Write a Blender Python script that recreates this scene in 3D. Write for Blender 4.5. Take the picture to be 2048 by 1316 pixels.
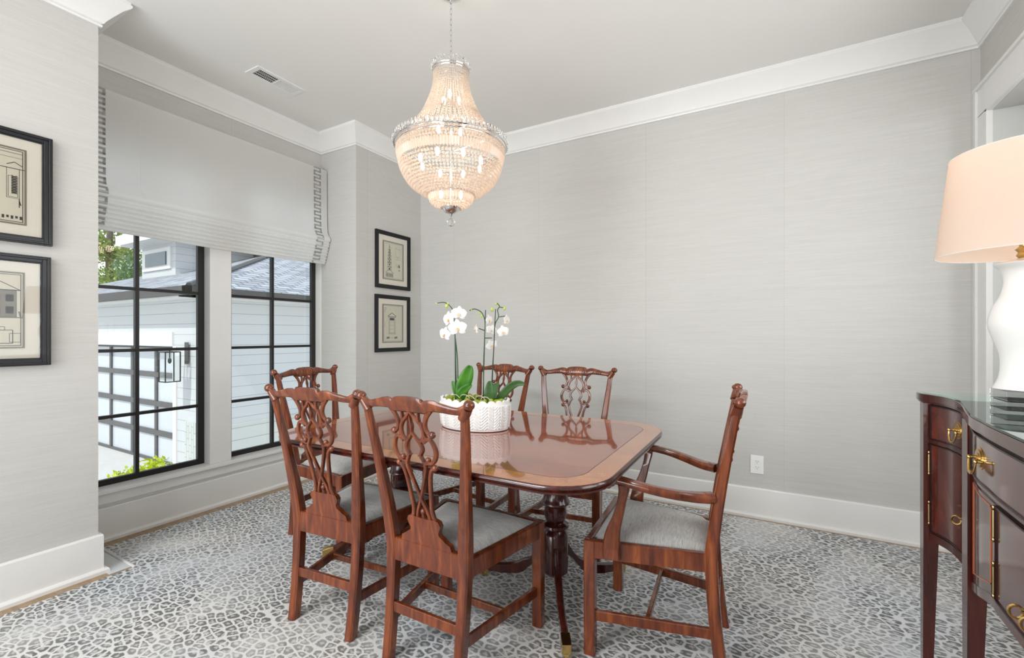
import bpy, math, random
from mathutils import Vector, Matrix
R = math.radians
random.seed(7)
for o in list(bpy.data.objects): bpy.data.objects.remove(o)
scene = bpy.context.scene
COL = scene.collection

# ---------------------------------------------------------------- camera
cam_d = bpy.data.cameras.new('camera'); cam = bpy.data.objects.new('camera', cam_d); COL.objects.link(cam)
cam.location = (0, 0, 1.22); cam.rotation_euler = (R(90), 0, 0.5155)
cam_d.sensor_width = 36; cam_d.sensor_fit = 'HORIZONTAL'; cam_d.lens = 904.5/2048*36
cam_d.shift_y = 10.5/2048; cam_d.clip_start = 0.02; cam_d.clip_end = 200
scene.camera = cam
# ---------------------------------------------------------------- world, sun, lights, exposure
w = bpy.data.worlds.new('world'); scene.world = w; w.use_nodes = True
nt = w.node_tree; nt.nodes.clear()
wo = nt.nodes.new('ShaderNodeOutputWorld'); bg = nt.nodes.new('ShaderNodeBackground')
tc = nt.nodes.new('ShaderNodeTexCoord'); sx = nt.nodes.new('ShaderNodeSeparateXYZ')
rp = nt.nodes.new('ShaderNodeValToRGB')
rp.color_ramp.elements[0].position = 0.0; rp.color_ramp.elements[0].color = (0.97, 0.98, 1.0, 1)
rp.color_ramp.elements[1].position = 0.8; rp.color_ramp.elements[1].color = (0.66, 0.8, 1.0, 1)
nt.links.new(tc.outputs['Generated'], sx.inputs[0]); nt.links.new(sx.outputs['Z'], rp.inputs[0])
nt.links.new(rp.outputs[0], bg.inputs[0]); bg.inputs[1].default_value = 1.25
nt.links.new(bg.outputs[0], wo.inputs[0])
sd = bpy.data.lights.new('sun', 'SUN'); sd.energy = 2.6; sd.angle = R(0.6); sd.color = (1.0, 0.96, 0.9)
sun = bpy.data.objects.new('sun', sd); COL.objects.link(sun)
sun.rotation_euler = Vector((0.12, -0.62, 0.78)).to_track_quat('Z', 'Y').to_euler()
def area(name, loc, direction, sx_, sy_, power, color=(1, 1, 1), spread=math.pi):
    d = bpy.data.lights.new(name, 'AREA'); d.shape = 'RECTANGLE'; d.size = sx_; d.size_y = sy_
    d.energy = power; d.color = color; d.spread = spread
    o = bpy.data.objects.new(name, d); COL.objects.link(o); o.location = loc
    o.rotation_euler = (-Vector(direction)).to_track_quat('Z', 'Y').to_euler(); return o
area('rear_fill_light', (-1.95, -2.25, 1.25), (0.2, 1, 0.02), 1.9, 2.1, 66, (0.935, 0.975, 1), R(150))  # added soft fill behind the camera; the rear wall has no window
area('upward_fill_light', (-0.6, -1.7, .9), (.1, .6, 1.0), 1.6, 1.8, 30, (.97, 0.985, 1))  # added fill low behind the camera, aimed up at the ceiling
area('niche_fill_light', (1.50, 1.7, 1.65), (-1, -.05, 0.05), 2.0, 1.4, 32, (.965, 0.985, 1), R(150))  # added fill hidden in the right-wall niche, brightens blind and window side
area('high_rear_fill_light', (-1.6, -1.3, 2.88), (0.0, 1, -.75), 1.6, .7, 40, (.965, .985, 1), R(125))  # added fill high behind the camera, no fixture modelled there
vs = scene.view_settings; vs.view_transform = 'Standard'; vs.look = 'None'; vs.gamma = 1; vs.use_curve_mapping = False
vs.exposure = 0.18

# ---------------------------------------------------------------- projection helper (photo pixel -> world point), used to place small things
TH = .5155; CT, ST = math.cos(TH), math.sin(TH)
def P(u, v, F):
    d = (u-1024)/904.5; t = (668.5-v)/904.5
    return Vector(((CT*d-ST)*F, (ST*d+CT)*F, 1.22+t*F))

# ---------------------------------------------------------------- mesh helpers
class MB:
    def __init__(s): s.v = []; s.f = []; s.m = []
    def add(s, vs_, fs, mi=0):
        n = len(s.v); s.v += [tuple(p) for p in vs_]
        for f in fs: s.f.append(tuple(i+n for i in f)); s.m.append(mi)
    def box(s, x0, x1, y0, y1, z0, z1, mi=0):
        if x0 > x1: x0, x1 = x1, x0
        if y0 > y1: y0, y1 = y1, y0
        if z0 > z1: z0, z1 = z1, z0
        s.add([(x0,y0,z0),(x1,y0,z0),(x1,y1,z0),(x0,y1,z0),(x0,y0,z1),(x1,y0,z1),(x1,y1,z1),(x0,y1,z1)],
              [(0,3,2,1),(4,5,6,7),(0,1,5,4),(1,2,6,5),(2,3,7,6),(3,0,4,7)], mi)
    def loft(s, rings, mi=0, closed=False, caps=True):
        n = len(rings[0]); vs_ = [p for r in rings for p in r]; fs = []
        m = len(rings)
        for i in range(m if closed else m-1):
            a = i*n; b = ((i+1) % m)*n
            for j in range(n):
                k = (j+1) % n; fs.append((a+j, a+k, b+k, b+j))
        if caps and not closed:
            fs.append(tuple(range(n-1, -1, -1))); fs.append(tuple((m-1)*n+j for j in range(n)))
        s.add(vs_, fs, mi)
    def tube(s, pts, rad, n=8, closed=False, mi=0, caps=True):
        pts = [Vector(p) for p in pts]; m = len(pts)
        if not hasattr(rad, '__len__'): rad = [rad]*m
        rings = []; prev = None
        for i, p in enumerate(pts):
            if closed: t = pts[(i+1) % m]-pts[i-1]
            else: t = pts[min(i+1, m-1)]-pts[max(i-1, 0)]
            if t.length < 1e-9: t = Vector((0,0,1))
            t.normalize()
            if prev is None:
                a = Vector((0,0,1)) if abs(t.z) < .9 else Vector((1,0,0)); nrm = t.cross(a).normalized()
            else:
                nrm = prev-t*prev.dot(t)
                nrm = nrm.normalized() if nrm.length > 1e-6 else t.orthogonal().normalized()
            prev = nrm; bn = t.cross(nrm)
            rings.append([p+(nrm*math.cos(2*math.pi*j/n)+bn*math.sin(2*math.pi*j/n))*rad[i] for j in range(n)])
        s.loft(rings, mi, closed, caps)
    def lathe(s, prof, n=24, c=(0,0,0), mi=0, sx=1, sy=1, caps=True):
        rings = [[(c[0]+r*sx*math.cos(2*math.pi*j/n), c[1]+r*sy*math.sin(2*math.pi*j/n), c[2]+z) for j in range(n)] for r, z in prof]
        s.loft(rings, mi, caps=caps)
    def ell(s, c, rx, ry=None, rz=None, n=10, m=6, mi=0, M=None):
        ry = rx if ry is None else ry; rz = rx if rz is None else rz
        vs_ = [(0,0,-rz)]; fs = []
        for i in range(1, m):
            a = -math.pi/2+math.pi*i/m
            for j in range(n):
                b = 2*math.pi*j/n; vs_.append((rx*math.cos(a)*math.cos(b), ry*math.cos(a)*math.sin(b), rz*math.sin(a)))
        vs_.append((0,0,rz)); top = len(vs_)-1
        for j in range(n):
            k = (j+1) % n; fs.append((0, 1+k, 1+j)); fs.append((top, top-n+j, top-n+k))
            for i in range(m-2): fs.append((1+i*n+j, 1+i*n+k, 1+(i+1)*n+k, 1+(i+1)*n+j))
        if M is not None: vs_ = [M @ Vector(p) for p in vs_]
        s.add([(p[0]+c[0], p[1]+c[1], p[2]+c[2]) for p in vs_], fs, mi)
    def prism(s, poly, fn, a, b, mi=0):
        """poly 2d, fn(u,v,w)->3d, w from a to b"""
        n = len(poly); vs_ = [fn(u, v, a) for u, v in poly]+[fn(u, v, b) for u, v in poly]
        s.add(vs_, [tuple(range(n-1, -1, -1)), tuple(range(n, 2*n))]+[(i, (i+1) % n, n+(i+1) % n, n+i) for i in range(n)], mi)
    def build(s, name, mat, parent=None, smooth=30, bevel=0, seg=2, **kw):
        me = bpy.data.meshes.new(name); me.from_pydata(s.v, [], s.f)
        mats = mat if isinstance(mat, (list, tuple)) else [mat]
        for m_ in mats: me.materials.append(m_)
        for i, p in enumerate(me.polygons): p.material_index = s.m[i]
        if smooth:
            for p in me.polygons: p.use_smooth = True
        me.update()
        import bmesh
        b_ = bmesh.new(); b_.from_mesh(me); bmesh.ops.recalc_face_normals(b_, faces=b_.faces); b_.to_mesh(me); b_.free()
        if smooth: me.set_sharp_from_angle(angle=R(smooth))
        o = bpy.data.objects.new(name, me); COL.objects.link(o)
        if parent: o.parent = parent
        if bevel:
            md = o.modifiers.new('bevel', 'BEVEL'); md.width = bevel; md.segments = seg; md.limit_method = 'ANGLE'; md.angle_limit = R(40)
            md.harden_normals = True
        for k, v_ in kw.items(): o[k] = v_
        return o
def empty(name, loc=(0,0,0), rz=0, label=None, cat=None, group=None):
    o = bpy.data.objects.new(name, None); COL.objects.link(o); o.location = loc; o.rotation_euler = (0, 0, rz)
    o.empty_display_size = .1
    return tag(o, label, cat, group)
def tag(o, label=None, cat=None, group=None, kind=None):
    if label: o['label'] = label
    if cat: o['category'] = cat
    if group: o['group'] = group
    if kind: o['kind'] = kind
    return o
def copy_tree(o, parent=None):
    kids = [c for c in o.children]
    c = o.copy(); COL.objects.link(c)
    if parent: c.parent = parent
    for k in kids: copy_tree(k, c)
    return c
def cr(pts, k=6, closed=False):
    """catmull-rom through points (any dimension)"""
    n = len(pts); out = []
    rng = n if closed else n-1
    for i in range(rng):
        p0 = pts[(i-1) % n] if closed or i > 0 else pts[0]; p1 = pts[i]; p2 = pts[(i+1) % n]
        p3 = pts[(i+2) % n] if closed or i+2 < n else pts[-1]
        for j in range(k):
            t = j/k
            out.append(tuple(.5*((2*b)+(-a+c)*t+(2*a-5*b+4*c-d)*t*t+(-a+3*b-3*c+d)*t**3) for a, b, c, d in zip(p0, p1, p2, p3)))
    if not closed: out.append(tuple(pts[-1]))
    return out

# ---------------------------------------------------------------- materials
def srgb(r, g, b):
    f = lambda c: (c/255/12.92) if c/255 <= .04045 else ((c/255+.055)/1.055)**2.4
    return (f(r), f(g), f(b), 1)
class N:
    def __init__(s, name):
        s.m = bpy.data.materials.new(name); s.m.use_nodes = True; s.t = s.m.node_tree; s.t.nodes.clear()
        s.out = s.t.nodes.new('ShaderNodeOutputMaterial')
    def n(s, typ, **kw):
        x = s.t.nodes.new('ShaderNode'+typ)
        for k, v_ in kw.items():
            if k.startswith('i_'): x.inputs[k[2:].replace('_', ' ')].default_value = v_
            else: setattr(x, k, v_)
        return x
    def l(s, a, b): s.t.links.new(a, b)
    def bsdf(s, col=(.5,.5,.5,1), rough=.5, metal=0, spec=.5, coat=0, trans=0, ior=1.45):
        b = s.n('BsdfPrincipled'); b.inputs['Base Color'].default_value = col; b.inputs['Roughness'].default_value = rough
        b.inputs['Metallic'].default_value = metal; b.inputs['Specular IOR Level'].default_value = spec
        b.inputs['Coat Weight'].default_value = coat; b.inputs['Coat Roughness'].default_value = .04
        b.inputs['Transmission Weight'].default_value = trans; b.inputs['IOR'].default_value = ior
        s.l(b.outputs[0], s.out.inputs[0]); s.b = b; return b
    def coords(s, scale=(1,1,1), kind='Object', rot=(0,0,0)):
        t = s.n('TexCoord'); mp = s.n('Mapping'); mp.inputs['Scale'].default_value = scale; mp.inputs['Rotation'].default_value = rot
        s.l(t.outputs[kind], mp.inputs[0]); return mp.outputs[0]
    def noise(s, vec, scale=5, detail=4, rough=.5, dist=0):
        x = s.n('TexNoise'); x.inputs['Scale'].default_value = scale; x.inputs['Detail'].default_value = detail
        x.inputs['Roughness'].default_value = rough; x.inputs['Distortion'].default_value = dist
        if vec is not None: s.l(vec, x.inputs['Vector'])
        return x.outputs[0]
    def ramp(s, fac, stops):
        x = s.n('ValToRGB'); e = x.color_ramp.elements
        while len(e) < len(stops): e.new(.5)
        for i, (p, c) in enumerate(stops): e[i].position = p; e[i].color = c
        s.l(fac, x.inputs[0]); return x.outputs[0]
    def math(s, op, a, b=None, clamp=False):
        x = s.n('Math', operation=op, use_clamp=clamp)
        for i, q in enumerate((a, b)):
            if q is None: continue
            if isinstance(q, (int, float)): x.inputs[i].default_value = q
            else: s.l(q, x.inputs[i])
        return x.outputs[0]
    def mix(s, fac, a, b, mode='MIX'):
        x = s.n('Mix', data_type='RGBA', blend_type=mode)
        for i, q in ((0, fac), (6, a), (7, b)):
            if isinstance(q, (int, float)): x.inputs[i].default_value = q
            elif isinstance(q, tuple): x.inputs[i].default_value = q
            else: s.l(q, x.inputs[i])
        return x.outputs[2]
    def bump(s, h, dist=.002, strength=.5):
        x = s.n('Bump'); x.inputs['Distance'].default_value = dist; x.inputs['Strength'].default_value = strength
        s.l(h, x.inputs['Height']); s.l(x.outputs[0], s.b.inputs['Normal'])
def plain(name, col, rough=.5, metal=0, spec=.5, coat=0, vary=0.0, scale=8):
    m = N(name); m.bsdf(col, rough, metal, spec, coat)
    v_ = m.coords()
    nz = m.noise(v_, scale, 3)
    lo = tuple(c*(1-vary) for c in col[:3])+(1,); hi = tuple(min(1, c*(1+vary)) for c in col[:3])+(1,)
    m.l(m.ramp(nz, [(.3, lo), (.7, hi)]), m.b.inputs['Base Color'])
    return m.m
M = {}
M['trim'] = plain('white_trim_paint', srgb(232, 231, 228), .38, vary=.01)
M['ceil'] = plain('ceiling_paint', srgb(233, 232, 228), .8, vary=.012, scale=1.2)
M['niche'] = plain('hall_paint', srgb(205, 205, 202), .7, vary=.01)
M['floor'] = None
def wallpaper(name, axis):
    m = N(name); m.bsdf(srgb(196, 194, 189), .75, spec=.25)
    sc = (7, 7, 330)
    v_ = m.coords(sc); n1 = m.noise(v_, 1.0, 5, .65)
    v2 = m.coords((2.2, 2.2, 90)); n2 = m.noise(v2, 1.0, 4, .6)
    v3 = m.coords((.8, .8, .5)); n3 = m.noise(v3, 1.0, 2, .5)
    v4 = m.coords((260, 260, 20)); n4 = m.noise(v4, 1.0, 2, .5)
    a = m.ramp(n1, [(.25, srgb(178, 175, 170)), (.5, srgb(197, 195, 190)), (.8, srgb(208, 206, 201))])
    b = m.ramp(n2, [(.3, srgb(187, 184, 179)), (.7, srgb(203, 201, 197))])
    c = m.mix(.45, a, b)
    c = m.mix(m.math('MULTIPLY', n4, .18), c, srgb(214, 212, 208))
    c = m.mix(m.math('MULTIPLY', n3, .22), c, srgb(205, 203, 200))
    # width-of-a-roll seams
    t = m.n('TexCoord'); s_ = m.n('SeparateXYZ'); m.l(t.outputs['Object'], s_.inputs[0])
    q = m.math('ADD', s_.outputs[axis], 10-.266)
    fr = m.math('FRACT', m.math('DIVIDE', q, .893)); d = m.math('LESS_THAN', fr, .0035)
    band = m.math('FLOOR', m.math('DIVIDE', q, .893)); odd = m.math('FRACT', m.math('MULTIPLY', band, .37))
    c = m.mix(m.math('MULTIPLY', odd, .16), c, srgb(188, 187, 183))
    c = m.mix(m.math('MULTIPLY', d, .35), c, srgb(165, 163, 160))
    m.l(c, m.b.inputs['Base Color']); m.bump(n1, .001, .35)
    return m.m
M['paperX'] = wallpaper('grasscloth_back', 0); M['paperY'] = wallpaper('grasscloth_side', 1)
def wood(name, dark, mid, light, rough=.25, coat=.5, grain=(3, 3, 45), scale=1.0, dist=.6):
    m = N(name); m.bsdf(mid, rough, coat=coat)
    m.b.inputs['Coat Roughness'].default_value = .08
    v_ = m.coords(grain); n1 = m.noise(v_, scale, 6, .6, dist); n2 = m.noise(m.coords((2, 2, 2)), 1.5, 2)
    c = m.ramp(n1, [(.25, dark), (.5, mid), (.78, light)])
    c = m.mix(m.math('MULTIPLY', n2, .35), c, dark)
    m.l(c, m.b.inputs['Base Color']); m.bump(n1, .0006, .15); return m.m
M['mahog'] = wood('mahogany_chair', srgb(60, 25, 12), srgb(112, 52, 26), srgb(166, 90, 42), .24, .5, (30, 30, 4))
M['mahogd'] = wood('mahogany_dark', srgb(36, 13, 10), srgb(66, 24, 17), srgb(92, 38, 26), .22, .5, (30, 30, 4))
M['side'] = wood('mahogany_sideboard', srgb(42, 14, 11), srgb(72, 27, 21), srgb(98, 41, 30), .22, .6, (22, 22, 3))
M['sidepanel'] = wood('mahogany_flame_panel', srgb(48, 15, 12), srgb(86, 32, 24), srgb(118, 51, 36), .14, .8, (6, 6, 2.5), 1.6, 1.6)
M['sidebead'] = plain('dark_bead_wood', srgb(34, 14, 12), .3)
M['inlay'] = plain('boxwood_inlay', srgb(176, 96, 62), .3)
def tablewood(name, d, mm, l, grain, dist=1.0):
    m = N(name); m.bsdf(mm, .1, coat=1.0); m.b.inputs['Coat Roughness'].default_value = .03; m.b.inputs['Coat IOR'].default_value = 1.5
    v_ = m.coords(grain); n1 = m.noise(v_, 1, 6, .6, dist)
    m.l(m.ramp(n1, [(.25, d), (.5, mm), (.78, l)]), m.b.inputs['Base Color']); return m.m
M['ttop'] = tablewood('table_flame_mahogany', srgb(108, 42, 17), srgb(140, 62, 27), srgb(166, 84, 40), (3, 26, 3))
M['tband'] = tablewood('table_satinwood_band', srgb(148, 82, 34), srgb(174, 102, 46), srgb(194, 124, 62), (14, 14, 3), .4)
M['floorwood'] = wood('oak_floor', srgb(128, 102, 76), srgb(158, 132, 102), srgb(178, 154, 124), .4, .15, (2, 28, 2))
M['brass'] = plain('brass', srgb(200, 168, 106), .22, 1.0, vary=.05)
M['oldbrass'] = plain('aged_brass', srgb(150, 128, 92), .3, 1.0, vary=.08)
M['chrome'] = plain('chrome', srgb(225, 225, 228), .12, 1.0)
M['blackmetal'] = plain('black_window_metal', srgb(38, 37, 36), .4, .2)
M['frame'] = plain('navy_black_frame', srgb(12, 13, 19), .4, coat=.1)
M['mat'] = plain('cream_mat_board', srgb(250, 244, 230), .8, vary=.01)
M['paper'] = plain('aged_print_paper', srgb(234, 228, 208), .8, vary=.03)
M['ink'] = plain('print_ink', srgb(66, 64, 60), .8, vary=.1)
M['inklight'] = plain('print_ink_pale', srgb(138, 133, 120), .8)
M['ceramic'] = plain('white_glazed_ceramic', srgb(240, 239, 236), .07, coat=.6)
M['pot'] = plain('white_textured_pot', srgb(232, 231, 228), .45, vary=.02)
M['stem'] = plain('orchid_stem', srgb(50, 84, 50), .5, vary=.2)
M['bud'] = plain('orchid_bud', srgb(178, 190, 90), .5, vary=.15, scale=40)
M['moss'] = plain('moss_ball', srgb(150, 160, 50), .8, vary=.35, scale=60)
M['root'] = plain('pale_root', srgb(196, 190, 170), .7, vary=.1)
M['outlet'] = plain('outlet_white', srgb(236, 236, 234), .35)
M['slot'] = plain('dark_slot', srgb(30, 30, 30), .8)
M['patchgrey'] = plain('pale_grey_patch', srgb(205, 208, 210), .35)
M['binding'] = plain('rug_binding', srgb(206, 206, 204), .85, vary=.03)
def leafmat(name, c1, c2):
    m = N(name); b = m.bsdf(c1, .35); n1 = m.noise(m.coords((8, 8, 8)), 2, 3)
    m.l(m.ramp(n1, [(.3, c1), (.7, c2)]), b.inputs['Base Color'])
    tr = m.n('BsdfTranslucent'); tr.inputs[0].default_value = c2; mx = m.n('MixShader'); mx.inputs[0].default_value = .3
    m.l(b.outputs[0], mx.inputs[1]); m.l(tr.outputs[0], mx.inputs[2]); m.l(mx.outputs[0], m.out.inputs[0]); return m.m
M['leaf'] = leafmat('orchid_leaf', srgb(48, 112, 34), srgb(96, 160, 50))
M['leafdark'] = leafmat('orchid_leaf_dark', srgb(60, 98, 54), srgb(92, 128, 74))
M['petal'] = leafmat('orchid_petal', srgb(244, 243, 238), srgb(252, 252, 250))
M['lip'] = plain('orchid_lip', srgb(226, 188, 128), .5, vary=.2, scale=80)
M['tree'] = leafmat('tree_leaves', srgb(96, 120, 50), srgb(158, 172, 92))
M['treed'] = leafmat('tree_leaves_dark', srgb(66, 96, 62), srgb(120, 146, 96))
M['shrub'] = leafmat('shrub_leaves', srgb(150, 178, 30), srgb(214, 222, 60))
M['bark'] = plain('bark', srgb(110, 100, 92), .9, vary=.25, scale=5)
# glass: thin pane
def pane(name, tint=(1,1,1,1), refl=1.45):
    m = N(name); t = m.n('BsdfTransparent'); t.inputs[0].default_value = tint
    g = m.n('BsdfGlossy'); g.inputs[1].default_value = .01 if 'Roughness' in g.inputs else 0
    g.inputs['Roughness'].default_value = .01
    f = m.n('Fresnel'); f.inputs[0].default_value = refl; mx = m.n('MixShader')
    m.l(f.outputs[0], mx.inputs[0]); m.l(t.outputs[0], mx.inputs[1]); m.l(g.outputs[0], mx.inputs[2]); m.l(mx.outputs[0], m.out.inputs[0]); return m.m
M['glass'] = pane('window_glass', (.97, .99, .98, 1))
M['artglass'] = pane('print_glass', (1, 1, 1, 1), 1.3)
def topglass():
    m = N('sideboard_glass'); t = m.n('BsdfTransparent'); t.inputs[0].default_value = (.9, .95, .93, 1)
    g = m.n('BsdfGlossy'); g.inputs['Roughness'].default_value = .015; g.inputs[0].default_value = (.93, 1, .98, 1)
    f = m.n('Fresnel'); f.inputs[0].default_value = 1.9; mx = m.n('MixShader')
    m.l(f.outputs[0], mx.inputs[0]); m.l(t.outputs[0], mx.inputs[1]); m.l(g.outputs[0], mx.inputs[2]); m.l(mx.outputs[0], m.out.inputs[0]); return m.m
M['topglass'] = topglass()
def crystal(name, tint, warm, wt=.55):
    m = N(name); b = m.bsdf((1,1,1,1), .06, spec=.8); b.inputs['Base Color'].default_value = tint
    t = m.n('BsdfTranslucent'); t.inputs[0].default_value = warm
    tp = m.n('BsdfTransparent'); tp.inputs[0].default_value = (1, .97, .93, 1)
    a = m.n('MixShader'); a.inputs[0].default_value = wt; m.l(b.outputs[0], a.inputs[1]); m.l(t.outputs[0], a.inputs[2])
    c = m.n('MixShader'); c.inputs[0].default_value = .25; m.l(a.outputs[0], c.inputs[1]); m.l(tp.outputs[0], c.inputs[2])
    m.l(c.outputs[0], m.out.inputs[0]); return m.m
M['bead'] = crystal('crystal_bead', (.62, .58, .55, 1), (1, .88, .76, 1), .42)
M['prism'] = crystal('crystal_prism', (.6, .55, .52, 1), (1, .86, .74, 1), .42)
def clearcrystal():
    m = N('clear_crystal'); m.bsdf((1,1,1,1), .02, trans=1.0, ior=1.5); return m.m
M['clear'] = clearcrystal()
def emit(name, col, st):
    m = N(name); e = m.n('Emission'); e.inputs[0].default_value = col; e.inputs[1].default_value = st; m.l(e.outputs[0], m.out.inputs[0]); return m.m
M['bulb'] = emit('lit_bulb', (1, .86, .68, 1), 12)
def fabric(name, col, tcol, tw, fine=(400, 400, 400), vary=.04):
    m = N(name); b = m.bsdf(col, .85, spec=.15)
    n1 = m.noise(m.coords(fine), 1, 2); lo = tuple(c*(1-vary) for c in col[:3])+(1,)
    m.l(m.ramp(n1, [(.3, lo), (.7, col)]), b.inputs['Base Color']); m.bump(n1, .0005, .3)
    t = m.n('BsdfTranslucent'); t.inputs[0].default_value = tcol; mx = m.n('MixShader'); mx.inputs[0].default_value = tw
    m.l(b.outputs[0], mx.inputs[1]); m.l(t.outputs[0], mx.inputs[2]); m.l(mx.outputs[0], m.out.inputs[0]); return m.m
M['blind'] = fabric('blind_linen', srgb(246, 245, 242), srgb(252, 251, 248), .55, (40, 160, 160))
M['tape'] = fabric('greek_key_tape', srgb(166, 164, 160), srgb(166, 166, 166), .1)
M['shade'] = fabric('lamp_shade_linen', srgb(226, 216, 206), (1, .84, .72, 1), .4, (200, 200, 200), .03)
def seatfab():
    m = N('seat_velvet'); m.bsdf(srgb(160, 158, 154), .6, spec=.3); m.b.inputs['Sheen Weight'].default_value = .4
    n1 = m.noise(m.coords((12, 85, 12)), 2, 5, .7, 1.2); n2 = m.noise(m.coords((5, 5, 5)), 1, 2)
    c = m.ramp(n1, [(.3, srgb(138, 136, 134)), (.5, srgb(178, 176, 172)), (.7, srgb(206, 204, 199))])
    c = m.mix(m.math('MULTIPLY', n2, .4), c, srgb(146, 144, 146)); m.l(c, m.b.inputs['Base Color']); m.bump(n1, .002, .4); return m.m
M['seat'] = seatfab()
def rugmat():
    m = N('leopard_rug'); m.bsdf((.5,.5,.5,1), .95, spec=.1)
    base = m.coords((1, 1, 1)); nd = m.n('TexNoise'); nd.inputs['Scale'].default_value = 9; nd.inputs['Detail'].default_value = 3
    m.l(base, nd.inputs['Vector'])
    vm = m.n('VectorMath', operation='MULTIPLY_ADD'); m.l(nd.outputs['Color'], vm.inputs[0]); vm.inputs[1].default_value = (.035, .035, 0)
    m.l(base, vm.inputs[2])
    mp = m.n('Mapping'); mp.inputs['Rotation'].default_value = (0, 0, R(24)); mp.inputs['Scale'].default_value = (21.5, 31, 1); m.l(vm.outputs[0], mp.inputs[0])
    sp = m.n('Mapping'); sp.inputs['Scale'].default_value = (1, 1, 0); m.l(mp.outputs[0], sp.inputs[0])
    ve = m.n('TexVoronoi', feature='DISTANCE_TO_EDGE', voronoi_dimensions='2D'); ve.inputs['Scale'].default_value = 1; ve.inputs['Randomness'].default_value = .85
    v1 = m.n('TexVoronoi', feature='F1', voronoi_dimensions='2D'); v1.inputs['Scale'].default_value = 1; v1.inputs['Randomness'].default_value = .85
    m.l(sp.outputs[0], ve.inputs['Vector']); m.l(sp.outputs[0], v1.inputs['Vector'])
    fine = m.noise(m.coords((160, 160, 160)), 1, 3, .7)
    mid = m.noise(m.coords((75, 75, 1)), 1, 2, .6)
    wob = m.math('ADD', m.math('MULTIPLY', m.math('SUBTRACT', fine, .5), .10), m.math('MULTIPLY', m.math('SUBTRACT', mid, .5), .30))
    e = m.math('ADD', ve.outputs[0], wob)
    spot = m.math('MULTIPLY', m.ramp(e, [(.08, (0,0,0,1)), (.15, (1,1,1,1))]), m.ramp(m.math('ADD', v1.outputs[0], wob), [(.54, (1,1,1,1)), (.66, (0,0,0,1))]))
    core = m.ramp(m.math('ADD', v1.outputs[0], wob), [(.10, (.42,.42,.42,1)), (.26, (1,1,1,1))])
    broke = m.noise(m.coords((34, 34, 1)), 1, 2); br = m.ramp(broke, [(.33, (.3,.3,.3,1)), (.45, (1,1,1,1))])
    wear = m.noise(m.coords((2.1, 1.7, 1)), 1, 5, .62, .5); wr = m.ramp(wear, [(.34, (.35,.35,.35,1)), (.54, (1,1,1,1))])
    k = m.math('MULTIPLY', m.math('MULTIPLY', spot, core), m.math('MULTIPLY', br, wr))
    light = m.ramp(m.noise(m.coords((1.1, 1.1, 1)), 1.3, 3), [(.35, srgb(208, 211, 215)), (.6, srgb(220, 218, 214))])
    dark = m.ramp(m.noise(m.coords((.9, .9, 1)), 1.7, 3), [(.35, srgb(104, 108, 112)), (.65, srgb(116, 113, 110))])
    c = m.mix(k, light, dark); c = m.mix(m.math('MULTIPLY', fine, .16), c, srgb(165, 165, 165))
    m.l(c, m.b.inputs['Base Color']); m.bump(fine, .003, .5); return m.m
M['rug'] = rugmat()
def siding():
    m = N('white_lap_siding'); m.bsdf(srgb(205, 208, 210), .6)
    t = m.n('TexCoord'); s_ = m.n('SeparateXYZ'); m.l(t.outputs['Object'], s_.inputs[0])
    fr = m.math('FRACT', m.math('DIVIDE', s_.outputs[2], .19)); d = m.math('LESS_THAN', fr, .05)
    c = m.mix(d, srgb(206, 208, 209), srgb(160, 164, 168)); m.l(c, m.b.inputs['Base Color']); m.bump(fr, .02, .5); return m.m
M['siding'] = siding()
def bricks(name, c1, c2, mortar, sc, w_, h_, ms, rot=(0,0,0)):
    m = N(name); m.bsdf(c1, .85); b = m.n('TexBrick'); b.inputs['Color1'].default_value = c1; b.inputs['Color2'].default_value = c2
    b.inputs['Mortar'].default_value = mortar; b.inputs['Scale'].default_value = sc; b.inputs['Brick Width'].default_value = w_
    b.inputs['Row Height'].default_value = h_; b.inputs['Mortar Size'].default_value = ms; b.inputs['Bias'].default_value = -.2
    m.l(m.coords((1,1,1), 'Object', rot), b.inputs['Vector']); m.l(b.outputs[0], m.b.inputs['Base Color']); return m.m
M['shingle'] = bricks('grey_shingles', srgb(176, 178, 184), srgb(128, 130, 138), srgb(92, 94, 100), 1, .34, .16, .016)
M['shingleY'] = bricks('grey_shingles_side', srgb(182, 184, 190), srgb(134, 136, 144), srgb(96, 98, 104), 1, .34, .16, .016, (0, 0, R(90)))
M['brick'] = bricks('painted_brick', srgb(205, 208, 204), srgb(194, 198, 192), srgb(168, 172, 166), 1, .22, .075, .008, (R(90), 0, R(90)))
M['gutter'] = plain('dark_gutter', srgb(72, 70, 68), .5)
M['concrete'] = plain('pale_concrete', srgb(206, 204, 200), .9, vary=.03)
M['grass'] = plain('lawn', srgb(120, 140, 84), .9, vary=.2, scale=30)
M['darkframe'] = plain('dark_door_frame', srgb(96, 94, 94), .5)
M['frost'] = plain('frosted_panel', srgb(206, 211, 218), .25)
M['darkglass'] = plain('dark_window_glass', srgb(70, 90, 100), .08, coat=.5)
M['ext'] = plain('own_house_wall', srgb(220, 220, 220), .8)

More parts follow.
